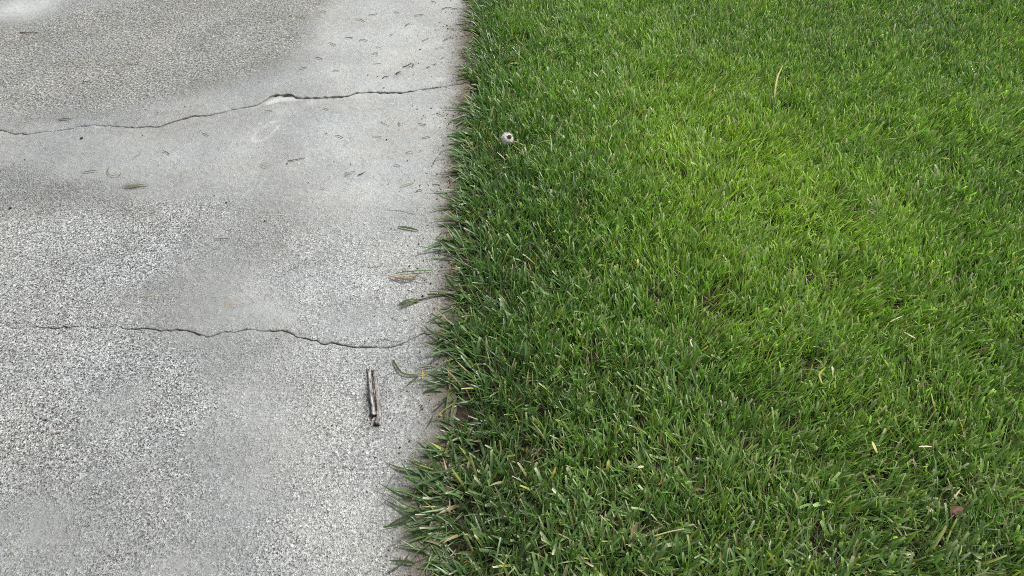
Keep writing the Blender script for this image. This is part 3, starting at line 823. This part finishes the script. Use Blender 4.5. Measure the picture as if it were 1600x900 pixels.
# ------------------------------------------------------------------ the split stick
def split_stick():
    r = np.random.default_rng(77)
    o = at(585, 625); oz = float(gfloor(o[0], o[1]))
    root = add("stick", None, None, label="short grey weathered stick split lengthwise, lying on the concrete", cat="stick", loc=(o[0], o[1], oz))
    def splinter(name, pts, w0, w1, h, col, seed, endcol):
        rr = np.random.default_rng(seed)
        P_, t, L = path_pts(pts, 0, n=26)
        T = np.gradient(P_, axis=0); T /= np.linalg.norm(T, axis=1)[:, None]
        S_ = np.cross(T, [0, 0, 1]); S_ /= np.linalg.norm(S_, axis=1)[:, None]
        K = 18; a = np.linspace(0, 2 * np.pi, K, endpoint=False)
        ridge = rr.uniform(.62, 1.22, K)                       # lengthwise splits and ridges
        w = np.interp(t, np.linspace(0, 1, len(w0)), w0) * .5e-3
        V = []
        wob = np.interp(np.linspace(0, 1, len(P_)), np.linspace(0, 1, 9), rr.normal(0, 1, 9))
        for i in range(len(P_)):
            rad = ridge * (1 + .13 * rr.normal(0, 1, K)) * (1 + .10 * wob[i])
            s = np.sign(np.cos(a)) * np.abs(np.cos(a)) ** .7 * rad * w[i]; z = (np.sin(a) * rad * .5 + .5) * np.interp(t[i], np.linspace(0, 1, len(h)), h) * 1e-3
            z = z * (1 - .55 * np.exp(-((np.cos(a) - .1) / .22) ** 2) * (np.sin(a) > 0) * (.4 + .6 * (wob[i] > -.5)))      # lengthwise split
            V.append(P_[i] + S_[i] * s[:, None] + np.array([0, 0, 1.0]) * (z[:, None] - .001))
        V = np.array(V); n = len(P_)
        # jagged broken ends
        V[0] += T[0] * rr.uniform(-.012, .004, (K, 1)); V[-1] += T[-1] * rr.uniform(-.006, .005, (K, 1))
        idx = np.arange(n * K).reshape(n, K)
        F = np.stack([idx[:-1], np.roll(idx[:-1], -1, 1), np.roll(idx[1:], -1, 1), idx[1:]], -1).reshape(-1, 4)
        v = np.concatenate([V.reshape(-1, 3), V[0].mean(0)[None], V[-1].mean(0)[None]])
        caps = np.array([[n * K, (k + 1) % K, k] for k in range(K)] + [[n * K + 1, idx[-1, k], idx[-1, (k + 1) % K]] for k in range(K)])
        c = np.tile(np.array(col), (n, K, 1)) * rr.uniform(.5, 1.15, (1, K, 1)) * rr.uniform(.6, 1.3, (n, K, 1))
        c *= np.where(vnoise(np.arange(n)[:, None] * .35 + seed * 9, np.arange(K)[None, :] * .8, 1.0, 33 + seed) >.68, .42, 1.0)[..., None]      # bark left in patches
        c[-1] = np.array(endcol); c = np.concatenate([c.reshape(-1, 3), np.array([col, endcol]) * .5])
        c = np.concatenate([c, np.ones((len(c), 1))], 1)
        place(name, (v, [F, caps], c), M_WOOD, parent=root, origin=np.array([o[0], o[1], oz]))
    splinter("broad_half", [(577.5, 582), (580, 595), (582, 613), (584, 634), (586, 651)], [9, 13.5, 13, 15, 14.5], 0, [3, 4.5, 5, 5, 4.5], (.50, .485, .465), 1, (.05, .04, .034))
    splinter("narrow_half", [(585, 584), (588, 600), (590.5, 620), (592, 640), (592, 655), (589.5, 665)], [5, 10, 9, 9, 10, 10.5], 0, [2, 3.5, 4, 4, 5.5, 5], (.36, .34, .32), 2, (.05, .04, .034))
    splinter("bark_strip", [(582, 584), (584, 600), (587, 622), (589, 645)], [3.4, 4.2, 4, 3], 0, [5.2, 6.6, 7, 6.4], (.085, .068, .055), 3, (.04, .03, .025))
split_stick()
NB = 90
rb = np.random.default_rng(5); tb = rb.random(NB); sb_ = np.where(rb.random(NB) < .6, -1, 1)
bp_ = np.array([at(578 + 12 * tt_ + sd * rb.uniform(4, 12) - 3, 586 + 78 * tt_ + rb.normal(0, 2))[:2] for tt_, sd in zip(tb, sb_)])
bv = octa[None] * (1 + .3 * rb.normal(0, 1, (NB, 6, 1))) * rb.uniform(.0006, .0017, NB)[:, None, None] * np.array([.7, 1.4, .5]) + np.concatenate([bp_, (slab_h(bp_[:, 0], bp_[:, 1]) + .0006)[:, None]], 1)[:, None, :]
bfc = (of[None] + (np.arange(NB) * 6)[:, None, None]).reshape(-1, 3)
bc = np.concatenate([np.repeat(np.array([.055, .045, .036]) * rb.uniform(.5, 2.2, (NB, 1)), 6, 0), np.ones((NB * 6, 1))], 1)
add("bark_flakes", mesh_from("bark_flakes", bv.reshape(-1, 3), bfc, bc, False), M_STONE, label="dark bark flakes crumbled around the split stick", cat="bark flakes", kind="stuff")

# ------------------------------------------------------------------ dandelion gone to seed
def dandelion():
    r = np.random.default_rng(31)
    g = at(796, 226)
    top = at(792.5, 216.5, .047)            # head centre, 4.5 cm above the soil
    bz = float(soil_h(g[0], g[1]))
    root = add("dandelion", None, None, label="white dandelion seed head with brown middle near the concrete edge", cat="dandelion", loc=(g[0], g[1], bz))
    og = np.array([g[0], g[1], bz])
    q = np.linspace(0, 1, 12)[:, None]
    basep = np.array([at(818, 233)[0], at(818, 233)[1], .012]); ctrl = np.array([at(804, 229)[0], at(804, 229)[1], .022])
    headb = top + np.array([.006, -.004, -.006])
    P_ = (1 - q) ** 2 * basep + 2 * q * (1 - q) * ctrl + q ** 2 * headb
    place("stem", tube(P_, .0019, .0016, (.50, .46, .30), 8, .05, 3, tip=(.42, .42, .26)), M_STRAW, parent=root, origin=og)
    ax = np.array([.20, -.62, .76]); ax /= np.linalg.norm(ax)
    # receptacle: brown seed button, off-centre towards the viewer's right
    V, nu, nv = [], 14, 8
    u1 = np.cross(ax, [0, 0, 1]); u1 /= np.linalg.norm(u1); u2 = np.cross(ax, u1)
    for j in range(nv + 1):
        for i in range(nu):
            ph, th = np.pi * j / nv, 2 * np.pi * i / nu
            k = .0062 * (1 + .08 * r.normal())
            V.append(top + ax * .0112 + np.array([.0045, 0, .002]) + (u1 * np.sin(ph) * np.cos(th) + u2 * np.sin(ph) * np.sin(th) + ax * np.cos(ph) * .7) * k)
    idx = np.arange((nv + 1) * nu).reshape(nv + 1, nu)
    F = np.stack([idx[:-1], np.roll(idx[:-1], -1, 1), np.roll(idx[1:], -1, 1), idx[1:]], -1).reshape(-1, 4)
    cc = np.tile(np.array([.075, .052, .032, 1]), (len(V), 1)) * np.concatenate([r.uniform(.5, 1.6, (len(V), 1)).repeat(3, 1), np.ones((len(V), 1))], 1)
    place("seed_button", (np.array(V), F, cc), M_STONE, parent=root, origin=og)
    # matted white pappus: hair pencils standing all round the head, open at the button
    vs_, fs_, n = [], [], 0
    cnt = 0
    while cnt < 1500:
        dvec = r.normal(0, 1, 3); dvec /= np.linalg.norm(dvec)
        if dvec @ ax > .80 and (dvec - ax * .9) @ u1 < .4: continue
        cnt += 1
        L = .0178 * r.uniform(.75, 1.08) * (1 - .22 * max(0, -dvec @ ax))
        s = np.cross(dvec, r.normal(0, 1, 3)); s /= np.linalg.norm(s)
        a0 = top + dvec * L * .30; a1 = top + dvec * L * .8 + r.normal(0, .0012, 3); a2 = top + dvec * L + r.normal(0, .0026, 3)
        w = .0007
        vs_ += [a0 - s * w, a0 + s * w, a1 - s * w, a1 + s * w, a2]
        fs_ += [[n, n + 1, n + 3], [n, n + 3, n + 2], [n + 2, n + 3, n + 4]]; n += 5
    for j in range(13):
        for i in range(18):
            ph, th = np.pi * j / 12, 2 * np.pi * i / 18
            dv = u1 * np.sin(ph) * np.cos(th) + u2 * np.sin(ph) * np.sin(th) + ax * np.cos(ph)
            hole = max(0.0, 1 - math.hypot((dv @ u1) - .1, (dv @ u2)) / .45) if dv @ ax > 0 else 0
            vs_.append(top + dv * .0155 * (1 + .07 * r.normal()) * (1 - .25 * hole))
    ci = n + np.arange(13 * 18).reshape(13, 18)
    for j in range(12):
        for i in range(18):
            a_, b_, c_, d_ = ci[j, i], ci[j, (i + 1) % 18], ci[j + 1, (i + 1) % 18], ci[j + 1, i]
            fs_ += [[a_, c_, b_], [a_, d_, c_]]
    cc = np.concatenate([np.tile([.90, .89, .86], (len(vs_), 1)) * r.uniform(.85, 1.08, (len(vs_), 1)), np.ones((len(vs_), 1))], 1)
    pp = place("pappus", (np.array(vs_), np.array(fs_), cc), M_FLUFF, parent=root, origin=og)
    pp["kind"] = "stuff"
dandelion()

# bent pale stalks and loose dry leaves standing in the lawn
def stalk3d(pts, rmm, col, label, tip=None, name="dry_stalk", cat="dry stalk", group=None):
    global SC; SC += 1
    Q = np.array([at(px, py, z) for (px, py, z) in pts])
    s = np.linspace(0, len(Q) - 1, 5 * len(Q)); P_ = np.stack([np.interp(s, np.arange(len(Q)), Q[:, k]) for k in range(3)], 1)
    for _ in range(3): P_[1:-1] = (P_[:-2] + 2 * P_[1:-1] + P_[2:]) / 4
    return place(name, tube(P_, rmm * 1e-3, rmm * .7e-3, col, 6, .08, SC, tip=tip), M_STRAW, label, cat, group)
def leaf3d(pts, wmm, col, label, tip=None, name="dry_leaf_blade", cat="dry blade", group=None, mat=None, tilt=.15):
    Q = np.array([at(px, py, z) for (px, py, z) in pts])
    s = np.linspace(0, len(Q) - 1, 4 * len(Q)); P_ = np.stack([np.interp(s, np.arange(len(Q)), Q[:, k]) for k in range(3)], 1)
    for _ in range(2): P_[1:-1] = (P_[:-2] + 2 * P_[1:-1] + P_[2:]) / 4
    return place(name, ribbon(P_, wmm * 1e-3, col, tip, tilt, .25, 'leaf'), mat or M_STRAW, label, cat, group)

stalk3d([(861, 238, .022), (861.5, 226, .036), (860, 211, .048)], 1.5, PALE, "pale upright stalk stub standing right of the dandelion head")
stalk3d([(838, 226, .030), (848, 221, .043), (858, 219.5, .045)], 1.3, (.44, .46, .24), "pale stalk bent sideways towards the upright stub near the dandelion")
stalk3d([(820, 242, .028), (827, 237, .036), (833, 227, .042), (840, 233, .036)], 1.6, (.30, .38, .14), "yellowish kinked stalk between the dandelion stem and the bent stalk")
leaf3d([(880, 211, .046), (882, 216, .043)], 3.2, PALE, "tiny white dry tip right of the pale upright stub")
leaf3d([(777, 238, .040), (783, 243, .036), (790, 250, .028)], 2.4, PALE, "thin pale blade slanting below the dandelion head")
leaf3d([(1210.5, 152, .018), (1212, 135, .04), (1215.5, 118, .056), (1224, 101, .066)], 5.0, (.62, .52, .25), "long straw-coloured blade standing up in the far lawn", tip=(.50, .42, .18))
leaf3d([(1447, 791, .012), (1455, 798, .012), (1466, 807, .006)], 8, (.68, .64, .50), "broad bleached blade lying left of the brown leaf", tip=(.55, .52, .38))
leaf3d([(1485, 784, .014), (1494, 773, .018), (1502, 763, .02)], 3, (.55, .48, .26), "straw blade slanting just above the brown leaf")
leaf3d([(1468, 764, .012), (1485, 764, .014), (1500, 762, .012)], 4, (.46, .44, .36), "flat grey dry blade lying in the bare gap above the brown leaf")
leaf3d([(1436, 698, .035), (1447, 697.5, .035), (1457, 698, .032)], 3.2, (.60, .57, .40), "pale dry blade lying level above the bare gap at right")
leaf3d([(996, 418, .03), (997, 411, .042), (996.5, 404, .048)], 6, (.60, .60, .22), "pale yellow leaf tip standing in the middle lawn")
leaf3d([(949, 735, .03), (950, 727, .040), (951.5, 718, .046)], 6, (.52, .48, .13), "yellow withered tip in the near lawn left of the long pale stem")
leaf3d([(861, 748, .024), (864, 742, .034), (869, 729, .044)], 4.5, (.55, .46, .08), "bright yellow blade among dark grass in the near left lawn")
stalk3d([(1022, 838, .036), (1045, 831, .042), (1068, 826.5, .044)], 1.6, (.50, .48, .26), "long pale stem lying slantwise on the near lawn")
leaf3d([(1006, 729, .040), (996, 730, .040)], 5, (.56, .55, .36), "short blunt pale blade lying near the yellow withered tip")
leaf3d([(986, 729.5, .040), (995, 732.5, .038)], 5, (.55, .53, .38), "pale clipped blade end beside the yellow withered tip") if False else None
leaf3d([(1363, 690, .038), (1367, 700, .044), (1371, 708, .040)], 5, (.58, .54, .20), "yellowish seed tip in the right lawn above the bare gap")
leaf3d([(1301, 586, .032), (1301.5, 578, .044), (1300, 572, .048)], 6, (.66, .64, .42), "cream blade tip facing up in the right middle lawn")
leaf3d([(1285, 600, .032), (1279, 585, .04), (1290, 574, .046)], 4, (.42, .42, .08), "yellow forked blade left of the cream blade tip")
leaf3d([(1413, 519, .03), (1422, 524, .034), (1431, 529, .03)], 3.4, (.60, .56, .40), "pale bent straw lying right of the cream tip, farther back")
leaf3d([(1391, 503, .03), (1400, 498, .034), (1410, 494, .036)], 2.6, (.58, .54, .38), "thin pale straw just behind the pale bent straw")
leaf3d([(1083, 543, .036), (1078, 533, .044), (1082, 529, .046)], 3.2, (.66, .62, .50), "white curled dry blade in the middle of the near lawn")

def brown_leaf():
    o = at(1491, 802); oz = float(soil_h(o[0], o[1])) + .006
    def lobe(pts, seed, col):
        r = np.random.default_rng(seed)
        P_ = np.array([at(px, py, z) for (px, py, z) in pts]); nn = 10
        s = np.linspace(0, len(P_) - 1, nn); P2 = np.stack([np.interp(s, np.arange(len(P_)), P_[:, k]) for k in range(3)], 1)
        t = np.linspace(0, 1, nn); hw = .0075 * np.sin(np.pi * (.08 + .88 * t)) ** .7
        T = np.gradient(P2, axis=0); T /= np.linalg.norm(T, axis=1)[:, None]
        S_ = np.cross(T, [0, 0, 1]); S_ /= np.linalg.norm(S_, axis=1)[:, None]
        V = []
        for i in range(nn):
            for k in np.linspace(-1, 1, 7):
                V.append(P2[i] + S_[i] * k * hw[i] * (1 + .08 * r.normal()) + np.array([0, 0, 1.0]) * (hw[i] * .55 * k * k + r.normal() * .0006))
        idx = np.arange(nn * 7).reshape(nn, 7)
        F = np.stack([idx[:-1, :-1], idx[:-1, 1:], idx[1:, 1:], idx[1:, :-1]], -1).reshape(-1, 4)
        c = np.concatenate([np.tile(col, (len(V), 1)) * r.uniform(.7, 1.3, (len(V), 1)), np.ones((len(V), 1))], 1)
        return np.array(V), F, c
    root = add("fallen_leaf", None, None, label="curled reddish brown dead leaf in the bare gap of the lawn", cat="leaf", loc=(o[0], o[1], oz))
    og = np.array([o[0], o[1], oz])
    place("leaf_half", lobe([(1483, 807, .012), (1489, 801, .020), (1497, 796, .020), (1505, 794, .012)], 5, (.17, .085, .055)), M_STRAW, parent=root, origin=og)
    place("leaf_half", lobe([(1492, 807, .010), (1500, 804, .012), (1508, 801, .010)], 6, (.20, .16, .06)), M_STRAW, parent=root, origin=og)
brown_leaf()

# ------------------------------------------------------------------ clippings, twigs and pebbles on the concrete
leafbit([(622, 356), (635, 358), (655, 362)], 6.5, GREEN, "single fresh green clipping lying flat on the pale concrete", tip=DGREEN)
leafbit([(625, 293), (638, 290), (650, 285)], 3.2, STRAW, "straw-coloured clipping on concrete left of the lawn edge, below dark twigs", tip=(.22, .22, .09))
twig([(450, 253), (463, 251), (477, 248)], 1.5, BROWN, "short brown twig on smooth concrete below the oval mark")
pebble(449, 257, 5, DARK, "dark crumb touching the left end of the short brown twig", "debris_crumb", "crumb")
twig([(539, 275), (549, 274.5)], 1.2, DARK, "left one of two tiny dark twig bits right of the brown twig")
twig([(559, 275.5), (566, 273), (571, 269.5)], 1.3, DARK, "right and bent one of two tiny dark twig bits")
twig([(629, 106), (633, 105), (637, 103.5), (641, 101), (645, 99.5), (647, 103), (643, 106.5), (638.5, 104.8)], 1.3, DARK, "dark twig curled into a loop above the upper crack")
twig([(619, 117), (623, 114.5), (627, 114)], 2.4, DARK, "stubby black twig bit below the looped twig", r1=1.2)
twig([(598, 123.5), (601, 121), (607, 121.2)], 1.3, DARK, "small hooked dark twig left of the stubby black bit")
twig([(667, 107), (672, 105.5)], 1.6, DARK, "tiny dark bit right of the looped twig, nearer one of a pair")
twig([(678, 102.6), (681.5, 101)], 1.6, DARK, "tiny dark bit right of the looped twig, farther one of a pair")
twig([(596, 191), (601, 195), (609, 198)], .8, BROWN, "thin curved stem lying below the upper crack's right half")
twig([(622.5, 192), (624, 195), (626, 198)], 1.1, BROWN, "short stubby stem bit right of the thin curved stem")
twig([(690, 15.5), (700, 12), (710, 15.5), (727, 15)], 1.3, BROWN, "wavy brown stem reaching from the lawn at the top of the photo")
twig([(712, 39), (726, 39.5), (742, 39)], 1.2, BROWN, "straight brown stem sticking out from the far lawn edge")
twig([(674, 2.5), (682, 5.5)], 1.2, BROWN, "short stem at the very top edge of the photo beside the lawn")
twig([(32, 52), (50, 52.8), (64, 51.5)], 1.6, BROWN, "dark straight twig on the worn concrete at the far left")
leafbit([(162, 105), (172, 102), (185, 99)], 3.2, (.30, .27, .14), "left straw clipping on the worn far concrete")
leafbit([(200, 100), (212, 101.5), (221, 97)], 3.6, (.16, .17, .075), "right greenish clipping with dark end on the worn far concrete", tip=DARK)
leafbit([(129, 130), (139, 129)], 3, DARK, "small dark clipping just above the smooth band at left")
leafbit([(92, 188), (100, 188), (113, 186)], 4, (.10, .10, .06), "dull dark clipping lying beside the upper crack at left")
leafbit([(130, 271), (140, 270), (154, 268)], 3, (.14, .13, .085), "dull flat clipping left of the curled green one")
leafbit([(171, 262), (168, 270), (172, 276), (186, 278), (190, 271)], 2.2, (.17, .20, .07), "curled thin green clipping on the left middle concrete", shape='strip')
leafbit([(196, 294), (206, 295), (216, 291), (232, 291)], 4, (.20, .19, .10), "withered clipping on the brown stain at left")
leafbit([(336, 375), (348, 375), (360, 374.5)], 1.6, DARK, "thin dark strand at the right border of the worn near concrete", shape='strip')
leafbit([(407, 260), (420, 264)], 2.4, (.30, .27, .19), "faded clipping left of the brown twig")
leafbit([(226, 467), (232, 466), (239, 466)], 2.4, (.26, .23, .10), "yellowish clipping just above the lower crack at left")
pebble(128, 217, 8, (.018, .018, .018), "black pebble below the left part of the upper crack")
pebble(17, 326, 7, (.018, .018, .018), "black pebble at the left border of the photo")
pebble(354, 317.5, 6, (.018, .018, .018), "black pebble alone at the middle of the concrete")
pebble(414, 346, 4.5, (.03, .03, .03), "small dark pebble right of and below the lone black one")
pebble(604, 219, 5, (.02, .02, .02), "black crumb on pale concrete left of the dandelion")
pebble(92, 676, 9, (.44, .33, .29), "pale pinkish pebble set in the worn near concrete")
pebble(72, 657, 5, (.03, .03, .03), "dark pebble beside the pinkish one on the worn near concrete")

# runner with two leaves lying on the concrete
def runner():
    o = at(690, 462); og = np.array([o[0], o[1], 0.0])
    root = add("grass_runner", None, None, label="leafy grass runner stretched out onto the concrete above the lower crack", cat="grass runner", loc=tuple(og))
    P_, t, L = path_pts([(648, 471), (662, 468), (690, 462), (716, 459)], .0012)
    place("stem", tube(P_, .0013, .0017, (.10, .085, .05), 6, .1, 4), M_BARK, parent=root, origin=og)
    for pts, w, c in (([(652, 470), (640, 471), (622, 478)], 8.5, GREEN), ([(654, 471), (642, 476), (623, 483)], 6.5, (.15, .19, .075)), ([(700, 461), (684, 458.5), (669, 459)], 6, (.13, .17, .06))):
        P_, t, L = path_pts(pts, .0012, arch=.003)
        place("leaf", ribbon(P_, w * 1e-3, c, (.10, .13, .06)), M_GRASS, parent=root, origin=og)
    P_, t, L = path_pts([(674, 458), (668, 460)], .002)
    place("dry_tip", ribbon(P_, .005, (.42, .34, .2)), M_STRAW, parent=root, origin=og)
runner()

# wad of dry curled grass
def wad():
    r = np.random.default_rng(8)
    o = at(634, 434); og = np.array([o[0], o[1], 0.0])
    root = add("dry_grass_wad", None, None, label="wad of curled dry reddish grass with a green strand, on concrete", cat="dry grass", loc=tuple(og))
    sets = [([(610, 434), (617, 436), (625, 440), (634, 441), (646, 439), (655, 429)], (.20, .09, .055)), ([(612, 437), (622, 435), (636, 436), (648, 433)], (.40, .33, .18)),
            ([(620, 433), (630, 431), (642, 432), (652, 436)], (.42, .36, .2)), ([(624, 438), (636, 434), (650, 438), (661, 442)], (.16, .15, .07)), ([(631, 420), (634, 425), (637, 429)], (.16, .13, .08)),
            ([(658, 431), (664, 433), (669, 437)], (.46, .42, .28)), ([(618, 438), (630, 437), (640, 440), (650, 436)], (.36, .27, .13)), ([(622, 434), (634, 433), (646, 436)], (.45, .40, .24))]
    for pts, c in sets:
        P_, t, L = path_pts(pts, .0015 + r.uniform(0, .004), arch=.004)
        place("strand", ribbon(P_, r.uniform(.0018, .0034), c, None, r.normal(0, .2), .3, 'strip'), M_STRAW, parent=root, origin=og)
    P_, t, L = path_pts([(622, 429), (640, 427), (660, 426), (680, 425)], .004)
    place("green_strand", ribbon(P_, .003, DGREEN, GREEN), M_GRASS, parent=root, origin=og)
wad()

# single blades lying or reaching onto the concrete from the lawn edge
G = "loose blades at the lawn edge"
leafbit([(614, 564), (620, 575), (627, 585), (634, 588), (654, 588)], 4.2, DGREEN, "dark green blade bent to an elbow, upper right of the stick", group=G, tip=(.12, .15, .05), shape='strip')
leafbit([(655, 589), (639, 601), (629, 611), (623, 614.5)], 3.2, (.045, .045, .03), "dark withered blade slanting down from the elbowed one", tip=(.38, .3, .17), group=G)
leafbit([(682, 573), (660, 577), (647, 577.5)], 3.5, DGREEN, "dark blade pointing left above the elbowed one", group=G)
leafbit([(655, 588), (672, 587), (690, 585)], 1.6, STRAW, "thin straw strand between the elbowed blade and the lawn", group=G, shape='strip', mat=M_STRAW)
leafbit([(660, 578), (660.5, 586), (661, 594)], 1.6, (.52, .36, .12), "orange dry strand crossing the elbowed blade's end", group=G, shape='strip', mat=M_STRAW)
leafbit([(690, 603), (676, 609), (661, 615)], 6, GREEN, "broad short green blade reaching left just below the withered one", group=G)
leafbit([(704, 620), (691, 632), (684, 640), (675, 645)], 3.4, (.05, .05, .032), "blackish curved blade right of the stick's lower end", group=G)
leafbit([(677, 650), (672, 664), (665, 672)], 3, (.07, .085, .04), "thin dull blade slanting below the blackish curved one", group=G)
pebble(688, 650, 7, (.62, .53, .05), "tiny yellow flower bit on the soil beside the tufts", "petal_bit", "petal")
leafbit([(665, 743), (639, 738), (621, 733), (608, 726)], 6, (.12, .17, .05), "broad olive blade pointing left above the bottom sprawl", tip=(.08, .08, .03), group=G)
leafbit([(659, 731), (648, 721), (636, 716)], 2.8, (.17, .13, .06), "brown dry blade above the broad olive one", group=G, mat=M_STRAW)
twig([(619, 737), (608, 755), (599, 773)], .7, (.13, .12, .11), "hair-thin stem crossing the concrete left of the bottom sprawl")
leafbit([(640, 775), (625, 771), (611, 767.5)], 2.6, DGREEN, "thin blade pointing left under the hair-thin stem", group=G)
leafbit([(650, 800), (639, 805), (623, 814), (606, 822)], 3.4, DGREEN, "dark slender blade reaching lowest left from the bottom sprawl", tip=(.05, .055, .035), group=G)
leafbit([(656, 827), (640, 828), (626, 833)], 1.6, (.25, .22, .12), "thin dry strand below the dark slender blade", group=G, shape='strip', mat=M_STRAW)
leafbit([(640, 866), (632, 880), (617, 891), (600, 899)], 2.6, (.06, .075, .04), "dark curved blade at the bottom edge of the photo on concrete", group=G)
leafbit([(697, 249), (687, 248.5), (681, 252), (676, 262)], 2.6, (.07, .075, .05), "dark blade arched down onto concrete left of the dandelion", group=G, arch=.006)
leafbit([(715, 270), (698, 271.5), (675, 274)], 2.4, (.15, .11, .07), "straight brown blade lying out below the arched dark one", group=G, mat=M_STRAW)
leafbit([(715, 231), (700, 234), (693, 237), (686, 242)], 3, (.20, .22, .10), "pale olive blade bent out above the arched dark one", group=G)
leafbit([(722, 446), (706, 431), (690, 432)], 2.2, (.11, .07, .04), "brown stem lying by the lawn right of the dry wad", group=G, mat=M_STRAW)
leafbit([(700, 327), (686, 328), (670, 333)], 3, (.10, .13, .06), "slim dull blade lying out by the faint hairline", group=G)

# hair-fine side cracks
def hairline(pts, wmm):
    P_, t, L = path_pts(pts, 0, n=40)
    r = np.random.default_rng(int(pts[0][0]))
    P_[:, 1] += r.normal(0, .0012, 40); P_[:, 2] = slab_h(P_[:, 0], P_[:, 1]) + .0012
    n = 40; hw = (wmm * .5e-3 * np.sin(np.pi * (.04 + .92 * t)) ** .5 * r.uniform(.5, 1.3, n))[:, None]
    V = np.stack([P_ - [0, 1, 0] * hw, P_ + [0, 1, 0] * hw], 1).reshape(-1, 3)
    idx = np.arange(n * 2).reshape(n, 2)
    F = np.stack([idx[:-1, 0], idx[1:, 0], idx[1:, 1], idx[:-1, 1]], -1)
    add("hairline_crack", mesh_from("hairline_crack", V, F), M_FILL, DRIVE)
hairline([(590, 530), (605, 531), (617, 534), (627, 534)], 1.6)
hairline([(605, 329), (625, 329.5), (640, 333), (650, 337)], 1.6)
hairline([(560, 415), (575, 418), (590, 417), (600, 411)], 1.2)

# small anonymous crumbs and clippings, told apart only by the stretch of concrete they lie on
def crumb_field(spots, label, group, kind):
    for (px, py) in spots:
        if kind == 'crumb':
            pebble(px, py, float(rng.uniform(2.2, 4.2)), (.035, .030, .026), label, "debris_crumb", "crumb", group)
        else:
            a = rng.normal(0, .45); l = rng.uniform(4, 9)
            dx, dy = l * math.cos(a), l * math.sin(a) * .5
            c = [(.09, .075, .05), (.13, .11, .065), (.055, .06, .035), (.20, .17, .10)][int(rng.integers(4))]
            leafbit([(px - dx, py - dy), (px + rng.normal(0, 1.5), py + rng.normal(0, 1.2)), (px + dx, py + dy)], float(rng.uniform(1.6, 2.8)) * (1.15 if py < 150 else 1.0), c, label, group=group, shape='strip', arch=.001)
crumb_field([(587, 86), (583, 23), (563, 33), (708, 47), (686, 77), (665, 63), (612, 55), (498, 92), (525, 111.5), (474, 107), (568, 65), (593, 75), (545, 60), (520, 70), (640, 40), (655, 25), (700, 62), (693, 92), (590, 101), (470, 28), (505, 20), (620, 20)],
            "short dull grass clipping scattered on the concrete above the upper crack", "clippings above the upper crack", 'clip')
crumb_field([(405, 129), (636, 60), (650, 80), (590, 120), (575, 118), (715, 110), (57, 20), (228, 172), (246, 176), (289, 167), (600, 138)],
            "tiny dark crumb on the concrete above the upper crack", "crumbs above the upper crack", 'crumb')
crumb_field([(510, 172), (420, 174), (322, 212), (547, 270), (505, 295), (655, 300), (620, 260), (590, 215), (660, 195), (690, 180), (640, 240), (667, 215), (530, 215), (680, 290), (260, 240), (215, 245)],
            "short dull grass clipping scattered between the upper crack and the green clipping", "clippings below the upper crack", 'clip')
crumb_field([(223, 212), (645, 166), (510, 209), (547, 216), (39, 250), (71, 232), (482, 286), (624, 300), (652, 328), (607, 288), (522, 253), (548, 257), (672, 205), (690, 215), (335, 306)],
            "tiny dark crumb on the concrete between the two cracks", "crumbs between the cracks", 'crumb')
crumb_field([(660, 640), (672, 625), (640, 690), (655, 660), (636, 612), (668, 700), (625, 700)],
            "tiny dark crumb on concrete between the stick and the lawn", "crumbs beside the stick", 'crumb')

# ------------------------------------------------------------------ render settings
scene.render.engine = 'CYCLES'
cy = scene.cycles
cy.max_bounces = 8; cy.diffuse_bounces = 3; cy.glossy_bounces = 2; cy.transmission_bounces = 4; cy.transparent_max_bounces = 4
cy.use_adaptive_sampling = False
cy.use_denoising = False
cy.filter_width = 0.95
